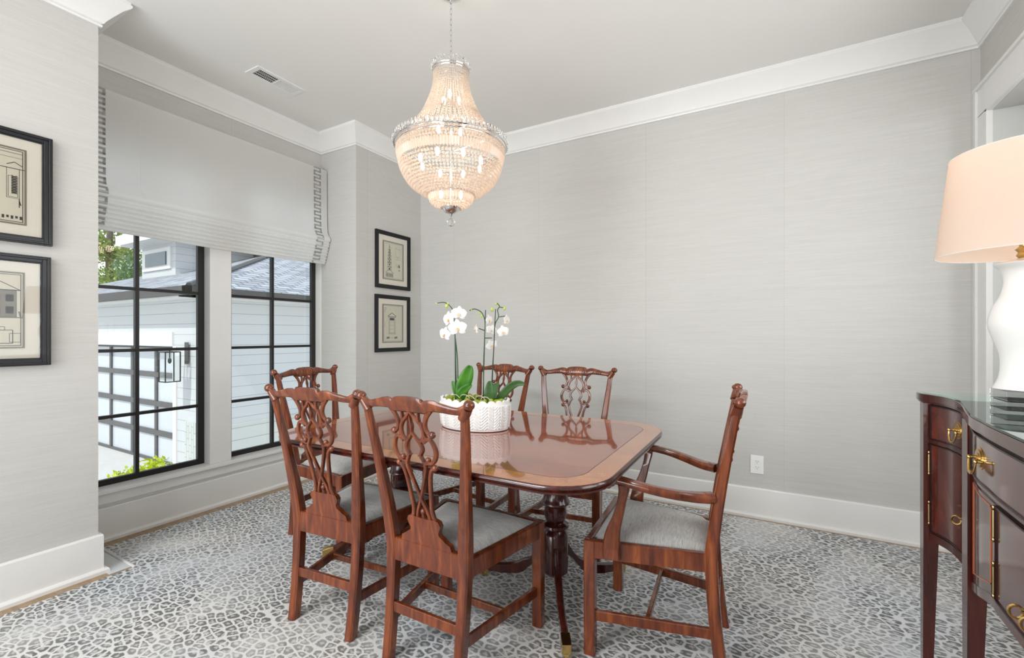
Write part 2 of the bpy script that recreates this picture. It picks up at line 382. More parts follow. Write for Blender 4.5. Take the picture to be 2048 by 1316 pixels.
# ---------------------------------------------------------------- room shell
YB = 3.455; XW = -3.437; XP = -2.999; Y1 = .975; Y2 = 2.6475; XR = 1.022; YR = -2.4; H = 2.95; FZ = -.008
XF = -3.51      # face of the window frames
m = MB(); m.box(XF-.3, XR+.9, YR-.3, YB+.3, FZ-.2, FZ); m.build('floor', M['floorwood'], smooth=0, kind='structure')
m = MB(); m.box(XF-.3, XR+.9, YR-.3, YB+.3, H, H+.25); m.build('ceiling', M['ceil'], smooth=0, kind='structure')
m = MB(); m.box(XP-.9, XR+.9, YB, YB+.3, FZ, H); m.build('wall_back', M['paperX'], smooth=0, kind='structure')
m = MB(); m.box(XF-.035, XP, YR-.3, Y1, FZ, H); m.build('wall_left', M['paperY'], smooth=0, kind='structure')
m = MB(); m.box(XF-.035, XP, Y2, YB, FZ, H); m.build('wall_left_far', M['paperY'], smooth=0, kind='structure')
m = MB(); m.box(XF-.10, XW, Y1, Y2, 2.40, H); m.build('wall_above_window', M['paperY'], smooth=0, kind='structure')
m = MB(); m.box(XF-.10, XW, Y1, Y2, FZ, .288); m.build('wall_below_window', M['trim'], smooth=0, kind='structure')
m = MB(); m.box(XP-.5, XR+.9, YR-.3, YR, FZ, H); m.build('wall_rear', M['paperX'], smooth=0, kind='structure')
OY0, OY1, OZ = .45, 3.308, 2.405      # cased opening in the right wall
m = MB(); m.box(XR, XR+.6, OY1, YB, FZ, H); m.box(XR, XR+.6, OY0, OY1, OZ, H); m.box(XR, XR+.6, YR, OY0, FZ, H)
m.build('wall_right', M['paperY'], smooth=0, kind='structure')
m = MB(); m.box(XR+.0005, XR+.58, OY1-.012, OY1-.0005, FZ, OZ-.0125); m.box(XR+.0005, XR+.58, OY0+.0005, OY0+.012, FZ, OZ-.0125)
m.box(XR+.0005, XR+.58, OY0+.0005, OY1-.0005, OZ-.012, OZ-.0005); m.box(XR+.58, XR+.60, OY0+.0005, OY1-.0005, FZ, OZ-.0005); m.build('wall_opening_lining', M['niche'], smooth=0, kind='structure')
m = MB()   # casing of the opening
cw = .147
ce = OY1+cw-.002
m.box(XR-.022, XR, OY1+.006, ce-.030, FZ, OZ); m.box(XR-.022, XR, OY0-cw, OY0, FZ, OZ)
m.box(XR-.022, XR, OY0-cw, ce-.030, OZ+.006, OZ+cw)
m.box(XR-.034, XR, OY0-cw, ce, OZ+cw, OZ+cw+.018); m.box(XR-.026, XR, OY1-.012, OY1+.006, FZ, OZ); m.box(XR-.026, XR, OY0, OY1+.006, OZ-.010, OZ+.006)
m.box(XR-.032, XR, ce-.030, ce, FZ, OZ+cw)
m.build('trim_opening', M['trim'], smooth=0, kind='structure')
# mitred sweep along the room perimeter
PATH = [(XP, YR), (XP, Y1), (XW, Y1), (XW, Y2), (XP, Y2), (XP, YB), (XR, YB), (XR, YR)]
def sweep_path(mb, path, prof):
    """path walked with the room on its right; prof (out,z)"""
    n = len(path); rings = []
    for i, p in enumerate(path):
        a = Vector(path[i])-Vector(path[i-1]) if i else Vector(path[1])-Vector(path[0])
        b = Vector(path[i+1])-Vector(path[i]) if i < n-1 else a
        a.normalize(); b.normalize(); na = Vector((a.y, -a.x)); nb = Vector((b.y, -b.x))
        d = na+nb; d = d/(d.dot(na)) if d.length > 1e-6 else na
        rings.append([(p[0]+d.x*o_, p[1]+d.y*o_, z) for o_, z in prof])
    mb.loft(rings)
m = MB(); sweep_path(m, PATH, [(0, H), (0, 2.802), (.012, 2.802), (.014, 2.812), (.008, 2.816), (.018, 2.822), (.024, 2.834), (.050, 2.868), (.078, 2.902), (.098, 2.918), (.106, 2.926), (.106, 2.936), (.101, 2.94), (.101, H)])
m.build('trim_crown', M['trim'], smooth=20, kind='structure')
BP = [(0, FZ), (0, .19), (.014, .19), (.017, .183), (.017, .018), (.030, .016), (.036, .008), (.037, FZ)]
m = MB(); sweep_path(m, [(XP, YR), (XP, Y1), (XW, Y1), (XW, Y2), (XP, Y2), (XP, YB), (XR, YB), (XR, OY1+cw)], BP); m.build('baseboard_main', M['trim'], smooth=20, kind='structure')
m = MB(); sweep_path(m, [(XR, OY0-cw), (XR, YR), (XP, YR)], BP); m.build('baseboard_rear', M['trim'], smooth=20, kind='structure')
# window sill, apron, post, reveals
m = MB()
m.box(XF-.06, XW+.045, Y1, Y2, .276, .298); m.box(XW, XW+.020, Y1, Y2, .212, .276)
m.build('trim_sill', M['trim'], smooth=0, bevel=.003, kind='structure')
PY0, PY1 = 1.7306, 1.878
m = MB(); m.box(XF-.06, XW, PY0, PY1, .298, 2.4); m.build('trim_window_post', M['trim'], smooth=0, bevel=.002, kind='structure')
m = MB(); m.box(XF, XW, Y2-.004, Y2, .298, 2.4); m.box(XF-.06, XW, Y1, Y1+.004, .298, 2.4); m.box(XF, XW, Y1, Y2, 2.385, 2.4)
m.build('trim_window_reveal', M['trim'], smooth=0, kind='structure')
def window(name, y0, y1, ym):
    fr = empty(name); fr['kind'] = 'structure'
    z0, z1 = .298, 2.385; fw = .042; xa, xb = XF-.030, XF
    m = MB(); m.box(xa, xb, y0, y0+fw, z0, z1); m.box(xa, xb, y1-fw, y1, z0, z1); m.box(xa, xb, y0+fw, y1-fw, z0, z0+.036); m.box(xa, xb, y0+fw, y1-fw, z1-fw, z1)
    m.build('window_frame', M['blackmetal'], fr, smooth=0, bevel=.002)
    m = MB(); m.box(xa-.004, xa+.026, ym-.0105, ym+.0105, z0+.03, z1-.03)
    for zz in (.712, 1.118, 1.51, 1.90, 2.2): m.box(xa-.002, xa+.024, y0+.03, y1-.03, zz-.010, zz+.010)
    for zz in (.712, 1.118, 1.51, 1.90): m.tube([(xa+.026, ym, zz), (xa+.029, ym, zz)], .004, 8)
    m.build('muntin', M['blackmetal'], fr, smooth=0, bevel=.0015)
    m = MB(); m.box(xa-.012, xa-.008, y0+.01, y1-.01, z0+.01, z1-.01); m.build('pane', M['glass'], fr, smooth=0)
window('window_1', .975, PY0, 1.337); window('window_2', PY1, 2.6465, 2.247)
# own outside wall, so the sun cannot reach the room from above
m = MB(); m.box(XF-.11, XF-.16, -3, Y1-.12, -1.3, 3.2); m.box(XF-.11, XF-.16, Y2+.12, 4.2, -1.3, 3.2); m.box(XF-.11, XF-.16, Y1-.12, Y2+.12, 2.5, 3.2); m.box(XF-.11, XF-.16, Y1-.12, Y2+.12, -1.3, .17)
m.build('wall_outside', M['ext'], smooth=0, kind='structure')

# ---------------------------------------------------------------- rug and pale floor patch
RT = -.001
rp_ = [(-2.895, -2.0), (-2.895, 1.092), (-3.31, 1.092), (-3.31, 2.6), (-2.93, 2.6), (-2.93, 3.382), (.93, 3.382), (.93, -2.0)]
m = MB(); m.prism(rp_, lambda u, v, w_: (u, v, w_), FZ, RT)
rug = m.build('area_rug', M['rug'], smooth=0); tag(rug, 'large grey leopard-spot rug covering almost the whole floor', 'rug')
m = MB(); m.tube([(-3.31, 1.092, -.004), (-2.895, 1.092, -.004)], .0075, 8)
m.build('bound_edge', M['binding'], rug, label='pale bound edge of the rug notch by the window')
m = MB(); m.box(-3.29, -2.925, .995, 1.084, FZ, FZ+.004)  # thin pale grey sheet lying on the floor beside the rug notch
tag(m.build('pale_floor_patch', M['patchgrey'], smooth=0, bevel=.001), 'flat pale grey patch on the floor between window pier and rug notch', 'floor panel')

# ---------------------------------------------------------------- roman blind
blind = empty('roman_blind', (0,0,0), 0, 'white linen roman blind half lowered over the black-framed window', 'blind')
XB = -3.35; BY0, BY1 = .982, 2.636; ZT = 2.643
prof = [(XB, ZT), (XB+.001, 2.5), (XB+.003, 2.3), (XB+.006, 2.15), (XB+.012, 2.10), (XB+.030, 2.07), (XB+.047, 2.045), (XB+.046, 2.028), (XB+.030, 2.012), (XB+.036, 2.004)]
z = 2.004; x = XB+.036
for k in range(7):
    z0 = z; prof += [(x-.004, z0-.006), (x-.011-.002*k % .003, z0-.018), (x+.000, z0-.0245)]
    z = z0-.0247; x -= .0085
prof.append((x-.03, z+.004))
def blind_x(z_):
    for i in range(len(prof)-1):
        a, b = prof[i], prof[i+1]
        if (a[1]-z_)*(b[1]-z_) <= 0 and a[1] != b[1]: return a[0]+(b[0]-a[0])*(a[1]-z_)/(a[1]-b[1])
    return XB
m = MB(); ny = 24
sag = lambda t: -.010*math.sin(math.pi*t)
pp = cr(prof, 3)
vs_ = []; fs = []
for i in range(ny+1):
    t = i/ny; y = BY0+(BY1-BY0)*t
    for j, (px_, pz) in enumerate(pp):
        s_ = sag(t)*max(0, min(1, (2.15-pz)/.3)); vs_.append((px_, y, pz+s_))
n = len(pp)
for i in range(ny):
    for j in range(n-1): fs.append((i*n+j, i*n+j+1, (i+1)*n+j+1, (i+1)*n+j))
m.add(vs_, fs)
m.box(XW+.001, XB, BY0, BY1, ZT-.004, ZT)
for yy in (BY0, BY1-.002):
    q = [(XW+.002, ZT)]+[p_ for p_ in pp if p_[1] > 1.84]+[(XW+.03, 1.84)]
    m.prism([(a, b) for a, b in q], lambda u, v, w_: (u, w_, v), yy, yy+.002)
m.build('blind_fabric', M['blind'], blind, smooth=50)
for y in (1.29, 2.33):   # stitched seams near both sides
    m = MB(); pts = [(px_+.0002, y, pz) for px_, pz in pp if pz > 2.012]; m.tube(pts, .0009, 4)
    m.build('seam', M['blind'], blind)
def key(y0, flip):          # greek key tape, one side
    m = MB()
    W = .072; u = W/5; step = W*.80
    z = ZT-.003
    def seg(ya, za, yb, zb):
        wd = .0068
        ya, yb = min(ya, yb), max(ya, yb); zb, za = min(za, zb), max(za, zb)
        ya -= wd; yb += wd; za += wd; zb -= wd
        k = max(1, int((za-zb)/.01))
        for i in range(k):
            a = za-(za-zb)*i/k; b = za-(za-zb)*(i+1)/k
            xa, xb2 = blind_x(a)+.0016, blind_x(b)+.0016
            m.add([(xa, ya, a), (xa, yb, a), (xb2, yb, b), (xb2, ya, b)], [(0, 1, 2, 3)])
    while z > 1.86:
        A, B = (y0+.008, y0+W-.008)
        if flip: A, B = B, A
        seg(A, z, B, z) ; seg(B, z, B, z-step*.5); seg(B, z-step*.5, A, z-step*.5) ; seg(A, z-step*.5, A, z-step)
        z -= step
    m.build('greek_key_tape', M['tape'], blind, smooth=0, label='grey greek key tape')
key(1.050, False); key(2.503, False)
m = MB(); m.box(XW+.002, XB-.004, BY1, BY1+.004, ZT-.13, ZT-.01); m.build('mounting_bracket', M['trim'], blind, smooth=0)

# ---------------------------------------------------------------- framed prints
def printframe(loc, draw, label, group=None):
    W, Hh = .434, .512     # hangs on x = XP facing +x ; local: u along y, v along z
    t = empty('framed_print', loc, 0, label, 'picture', group)
    m = MB(); fw = .030
    def ring(m, x0, x1, u0, u1, v0, v1, w_, mi=0):
        m.box(x0, x1, u0, u0+w_, v0, v1, mi); m.box(x0, x1, u1-w_, u1, v0, v1, mi); m.box(x0, x1, u0+w_, u1-w_, v0, v0+w_, mi); m.box(x0, x1, u0+w_, u1-w_, v1-w_, v1, mi)
    ring(m, 0, .022, 0, W, 0, Hh, fw); ring(m, .020, .028, .006, W-.006, .006, Hh-.006, .009)
    ring(m, .0, .016, fw-.002, W-fw+.002, fw-.002, Hh-fw+.002, .007)
    m.build('picture_frame', M['frame'], t, smooth=0, bevel=.002)
    m = MB(); m.box(.001, .008, fw, W-fw, fw, Hh-fw); m.build('mat_board', M['mat'], t, smooth=0)
    m = MB(); m.box(.008, .0088, .088, W-.088, .084, Hh-.084); m.build('print_sheet', M['paper'], t, smooth=0)
    m = MB(); ring(m, .0088, .0125, .086, W-.086, .082, Hh-.082, .006, 0); ring(m, .0088, .0102, .097, W-.097, .093, Hh-.093, .0022, 1)
    m.build('inner_moulding', [M['inklight'], M['ink']], t, smooth=0)
    m = MB(); x = .0092
    def line(u0, v0, u1, v1, w_=.0016, mi=0):
        d = Vector((u1-u0, v1-v0)); L = d.length or 1; nn = Vector((-d.y, d.x))/L*w_/2
        m.add([(x, u0+nn.x, v0+nn.y), (x, u0-nn.x, v0-nn.y), (x, u1-nn.x, v1-nn.y), (x, u1+nn.x, v1+nn.y)], [(0, 1, 2, 3)], mi)
    def rect(u0, v0, u1, v1, fill=False, mi=0, w_=.0016):
        if fill: m.add([(x, u0, v0), (x, u1, v0), (x, u1, v1), (x, u0, v1)], [(0, 1, 2, 3)], mi)
        else: line(u0, v0, u1, v0, w_, mi); line(u1, v0, u1, v1, w_, mi); line(u1, v1, u0, v1, w_, mi); line(u0, v1, u0, v0, w_, mi)
    draw(line, rect); m.build('engraved_drawing', [M['ink'], M['inklight']], t, smooth=0)
    m = MB(); m.box(.0145, .0155, fw-.002, W-fw+.002, fw-.002, Hh-fw+.002); m.build('picture_glass', M['artglass'], t, smooth=0)
    return t
def d_steeple(line, rect):
    c = .170
    line(c, .405, c-.006, .345); line(c, .405, c+.006, .345); line(c, .41, c, .34, .003)
    for i, (v, w_) in enumerate([(.325, .010), (.300, .014), (.272, .018), (.240, .020), (.208, .023), (.17, .025)]):
        rect(c-w_, v, c+w_, v+.028); rect(c-w_*.3, v+.004, c+w_*.3, v+.022, True); rect(c-w_-.003, v+.027, c+w_+.003, v+.031, True); line(c-w_*.7, v, c-w_*.7, v+.028, .003, 1); line(c+w_*.7, v, c+w_*.7, v+.028, .003, 1)
    rect(c-.044, .105, c+.044, .145); line(c-.05, .145, c, .175, .003); line(c+.05, .145, c, .175, .003)
    for k in range(6): rect(c-.040+.0145*k, .108, c-.033+.0145*k, .140, True)
    rect(.245, .300, .305, .372, False, 1); line(.245, .372, .26, .385, .0016, 1); line(.305, .372, .29, .385, .0016, 1); rect(.25, .272, .27, .300, False, 1); rect(.28, .272, .305, .300, False, 1)
    line(.25, .235, .27, .20, .003, 1); line(.27, .20, .28, .24, .003); line(.28, .215, .30, .24, .003); rect(.285, .20, .30, .225, True); rect(.285, .17, .30, .185, True, 1); line(.12, .405, .15, .405, .002, 1)
def d_door(line, rect):
    c = .205; rect(c-.040, .17, c-.032, .315); rect(c+.032, .17, c+.040, .315); rect(c-.028, .172, c+.028, .31, False, 1); line(c-.05, .317, c+.05, .317, .005); line(c-.052, .322, c, .352, .005); line(c+.052, .322, c, .352, .005)
    rect(c-.026, .285, c+.026, .306, True); rect(c-.045, .16, c+.045, .166)
    for v in (.205, .24, .27): line(c-.026, v, c+.026, v, .0014, 1)
    for s_ in (-1, 1): rect(c+s_*.05-.018, .118, c+s_*.05+.018, .135, True, 1); line(c+s_*.05-.016, .112, c+s_*.05+.016, .142, .002)
    line(c-.03, .126, c+.03, .126, .002, 1); line(.118, .22, .118, .27, .003, 1); line(.106, .10, .106, .38, .0016, 1)
    for k in range(4): line(.108, .395-.012*k, .14-.006*k, .395-.012*k, .003, 1)
def d_lattice(line, rect):
    line(.25, .405, .335, .405, .003, 1); line(.25, .385, .335, .385, .002, 1)
    rect(.285, .20, .325, .335); rect(.290, .205, .320, .30); rect(.30, .22, .318, .30, True, 1)
    for k in range(7): line(.300, .22+.012*k, .318, .232+.012*k, .0022); line(.318, .22+.012*k, .300, .232+.012*k, .0022)
    line(.26, .335, .345, .335, .003); line(.285, .35, .31, .365, .003); line(.31, .365, .335, .35, .003); line(.325, .16, .325, .20, .003); line(.33, .17, .325, .19, .004)
    for k in range(5): rect(.27+.014*k, .105+.004*(k % 2), .278+.014*k, .120, True)
def d_house(line, rect):
    rect(.15, .225, .322, .345, True, 1); rect(.15, .225, .322, .345)
    line(.14, .347, .335, .347, .004); line(.335, .347, .27, .385, .003); line(.27, .385, .16, .385, .003); rect(.235, .372, .255, .405, True, 1); rect(.235, .372, .255, .405)
    for a in range(4):
        for b in range(2):
            rect(.165+.041*a, .240+.055*b, .190+.041*a, .272+.055*b, True); rect(.172+.041*a, .242+.055*b, .183+.041*a, .270+.055*b, True, 1)
    line(.15, .222, .345, .222, .005, 1); line(.335, .225, .33, .25, .006, 1); line(.342, .225, .345, .245, .006, 1)
    rect(.19, .105, .31, .165, False, 0, .003); line(.25, .105, .25, .165, .003); line(.22, .165, .22, .13, .003); rect(.30, .11, .335, .15, False, 0, .002); rect(.27, .165, .285, .18, False, 0, .002)
printframe((XP, .366, 1.640), d_lattice, 'black framed print of a lattice-window elevation, upper one on the near left wall', None)
printframe((XP, .360, 1.074), d_house, 'black framed print of a two-storey house and floor plan, lower one on near left wall', None)
printframe((XP, 2.853, 1.633), d_steeple, 'black framed print of a church steeple, upper one on the narrow wall right of window', None)
printframe((XP, 2.849, 1.062), d_door, 'black framed print of a pedimented doorway, hanging below the church steeple print', None)

# ---------------------------------------------------------------- ceiling vent and wall outlet
v = empty('ceiling_vent', (-3.0, 1.725, H), 0, 'white rectangular air vent in the ceiling near the window', 'vent')
m = MB(); a, b = .145, .345
m.box(0, a, 0, .03, -.006, 0); m.box(0, a, b-.03, b, -.006, 0); m.box(0, .028, .03, b-.03, -.006, 0); m.box(a-.028, a, .03, b-.03, -.006, 0); m.box(.028, a-.028, b/2-.006, b/2+.006, -.006, 0)
m.build('vent_frame', M['trim'], v, smooth=0, bevel=.001)
m = MB(); m.box(.028, a-.028, .03, b/2, -.0012, -.0004); m.build('duct_opening', M['slot'], v, smooth=0)
m = MB()
for k in range(11): y = .038+k*.0122; m.box(.028, a-.028, y, y+.002, -.0025, -.0015)
for k in range(2): x = .055+k*.03; m.box(x, x+.0025, .03, b/2, -.0028, -.0016)
for k in range(12): y = b/2+.010+k*.0108; m.box(.028, a-.028, y, y+.0085, -.005, -.001)
m.build('louvre', M['trim'], v, smooth=0)
o = empty('wall_outlet', (-.1045, YB, .284), 0, 'white double electrical outlet low on the back wall', 'outlet')
m = MB(); m.box(0, .079, -.006, 0, 0, .123); m.build('cover_plate', M['outlet'], o, smooth=0, bevel=.002)
for z0 in (.030, .069):
    m = MB(); m.lathe([(.0165, 0), (.0165, .003)], 20); mm = MB(); mm.v = [(p[0]+.0395, -.006-p[2], p[1]*.85+z0+.013) for p in m.v]; mm.f = m.f; mm.m = m.m
    rc = mm.build('receptacle', M['outlet'], o, smooth=30)
    m = MB(); m.box(.032, .034, -.0095, -.008, z0+.012, z0+.020); m.box(.045, .047, -.0095, -.008, z0+.012, z0+.019); m.box(.038, .041, -.0095, -.008, z0+.003, z0+.007); m.build('socket_slots', M['slot'], rc, smooth=0)

# ---------------------------------------------------------------- dining chairs
U = .000345      # metres per design unit of the pierced splat
ZS = 1.008       # top of the crest
def post_x(z): return .168+(.222-.168)*max(0, min(1, (z-.43)/.5))**1.2 if z > .43 else .160+.008*z/.43
def post_y(z):
    if z > .43: t = (z-.43)/.56; return -.004-.088*t**1.25
    t = (.43-z)/.43; return -.004-.036*t**1.8
def bow(u): return -.016*(1-(min(1, abs(u)/.24))**2)
def back_pt(u, z, w_=0):   # a point in the chair back; w_ outward to the rear is negative
    return (u, post_y(z)+bow(u)*max(0, min(1, (z-.45)/.3))+w_, z)
def ring8(cx, cy, cz, wx, wy, ch=.006, tilt=0):
    a, b = wx/2, wy/2
    pts = [(-a+ch, -b), (a-ch, -b), (a, -b+ch), (a, b-ch), (a-ch, b), (-a+ch, b), (-a, b-ch), (-a, -b+ch)]
    return [(cx+p, cy+q, cz) for p, q in pts]
def ribbon(m, pts, w_, t=.015, k=5, closed=False):
    """pts in splat units (u, v down from crest top)"""
    q = cr(pts, k, closed); n = len(q); rings = []
    if not hasattr(w_, '__len__'): w_ = [w_]*len(pts)
    ws = [x_[0] for x_ in cr([(a_,) for a_ in w_], k, closed)]
    for i, (u, v_) in enumerate(q):
        a = q[i-1] if (i or closed) else q[0]; b = q[(i+1) % n] if (closed or i < n-1) else q[-1]
        dx, dy = b[0]-a[0], b[1]-a[1]; L = math.hypot(dx, dy) or 1; nx, ny_ = -dy/L, dx/L
        h_ = ws[i]/2; ring = []
        for s_, tt in ((-1, -.30), (-.6, -.5), (.6, -.5), (1, -.30), (1, .3), (.55, .5), (-.55, .5), (-1, .3)):
            ring.append(back_pt((u+nx*h_*s_)*U, ZS-(v_+ny_*h_*s_-118)*U, tt*t))
        rings.append(ring)
    m.loft(rings, closed=closed)
def knob(m, u, v_, r, t=.022):
    m.ell(back_pt(u*U, ZS-(v_-118)*U), r*U, t/2, r*U, 10, 6)
def make_splat(parent, mat):
    m = MB()
    for s_ in (-1, 1):
        f = lambda L: [(s_*a, b) for a, b in L]
        ribbon(m, f([(262, 250), (205, 320), (176, 400), (192, 470), (235, 505)]), [52, 44, 40, 36, 34]); knob(m, s_*252, 500, 38)
        ribbon(m, f([(0, 270), (50, 335), (115, 395), (146, 465), (138, 540), (98, 585)]), [34, 38, 40, 42, 44, 40])
        ribbon(m, f([(112, 265), (104, 330), (112, 390)]), 28)
        ribbon(m, f([(0, 500), (40, 550), (92, 610), (106, 670), (76, 728), (100, 780), (122, 835), (106, 920), (60, 1050), (14, 1170), (0, 1215)]), [26, 34, 38, 40, 36, 34, 38, 38, 36, 36, 34])
        ribbon(m, f([(128, 585), (165, 560), (212, 552), (252, 600), (272, 680), (248, 760), (200, 800), (165, 790)]), [50, 44, 38, 40, 44, 42, 40, 36]); knob(m, s_*165, 768, 30)
        ribbon(m, f([(140, 470), (165, 520), (190, 545)]), 26)
        ribbon(m, f([(235, 845), (195, 872), (164, 950), (146, 1060), (134, 1180), (122, 1290), (128, 1380), (150, 1440)]), [36, 36, 38, 40, 40, 42, 46, 50]); knob(m, s_*238, 842, 34)
        ribbon(m, f([(105, 800), (150, 812), (190, 800)]), 26); ribbon(m, f([(0, 1205), (22, 1260), (56, 1330), (78, 1400), (86, 1450)]), [34, 34, 34, 38, 44])
        # small cusps
        ribbon(m, f([(76, 728), (46, 736)]), [28, 6], k=3); ribbon(m, f([(100, 590), (78, 560)]), [30, 8], k=3)
    ribbon(m, [(0, 320), (0, 380), (0, 430), (0, 480), (0, 510)], [8, 30, 44, 18, 24])
    knob(m, 0, 1352, 34); ribbon(m, [(0, 1370), (0, 1420), (0, 1470)], [34, 40, 70])
    # plinth that drops on to the seat rail
    half = [(70, 1425), (150, 1415), (200, 1430), (222, 1475), (205, 1520), (186, 1555), (196, 1590), (236, 1612), (268, 1640), (325, 1668), (340, 1740)]
    outline = [(a, b) for a, b in half]+[(-a, b) for a, b in reversed(half)]
    m.prism(outline, lambda u, v_, w_: back_pt(u*U, ZS-(v_-118)*U, w_), -.010, .011)
    return m.build('splat', mat, parent, smooth=40)
def make_crest(parent, mat, carved=True):
    m = MB()
    top = [(-690, 150), (-640, 175), (-590, 196), (-520, 190), (-400, 165), (-290, 140), (-225, 150), (-195, 165), (-180, 142), (-120, 124), (0, 118)]
    bot = [(-690, 258), (-640, 275), (-590, 274), (-520, 272), (-400, 262), (-290, 262), (-225, 288), (-195, 292), (-180, 292), (-120, 290), (0, 292)]
    T = cr(top, 4); B = cr(bot, 4)
    T = T+[(-a, b) for a, b in reversed(T[:-1])]; B = B+[(-a, b) for a, b in reversed(B[:-1])]
    rings = []
    for (u, v1), (u2, v2) in zip(T, B):
        z1 = ZS-(v1-118)*U; z0 = ZS-(v2-118)*U; zm = (z0+z1)/2; hh = (z1-z0)/2; th = .0125+.002*(1-abs(u)/700); r_ = []
        for k in range(10):
            a = 2*math.pi*k/10; ca, sa = math.cos(a), math.sin(a)
            zz = zm+hh*(abs(sa)**.7)*(1 if sa > 0 else -1); yy = th*(abs(ca)**.7)*(1 if ca > 0 else -1)
            lean = post_y(zz)-.006*max(0, sa)
            r_.append((u*U, lean+bow(u*U)+yy, zz))
        rings.append(r_)
    m.loft(rings)
    for s_ in (-1, 1):
        u = s_*712*U; z0 = ZS-.017
        m.ell((u, post_y(z0)-.002, z0), .0195, .019, .018, 12, 8)
        m.tube([(s_*.214, post_y(.94)+.0, .942), (s_*.226, post_y(.96), .960), (s_*.238, post_y(.98), .978)], [.019, .018, .0165], 10)
        if carved:      # leaf carving toward the ears and shell in the middle
            for i in range(5):
                uu = s_*(330+34*i)*U; zz = ZS-(214+3*i-118)*U; m.ell((uu, post_y(zz)+bow(uu)+.012, zz), .004, .004, .011, 6, 5, M=Matrix.Rotation(s_*R(40), 3, 'Y'))
            for i in range(4):
                uu = s_*(24+44*i)*U; zz = ZS-(185+4*i*i-118)*U; m.ell((uu, post_y(zz)+bow(uu)+.013, zz), .005, .004, .017-.002*i, 6, 5, M=Matrix.Rotation(-s_*R(12*i), 3, 'Y'))
            m.tube([(s_*a*U, post_y(.96)+bow(a*U)+.013, ZS-(b-118)*U) for a, b in cr([(250, 250), (200, 235), (170, 250), (185, 275)], 4)], .003, 5)
            m.ell((u, post_y(z0)+.012, z0), .010, .010, .010, 8, 5)
    return m.build('crest_rail', mat, parent, smooth=60)
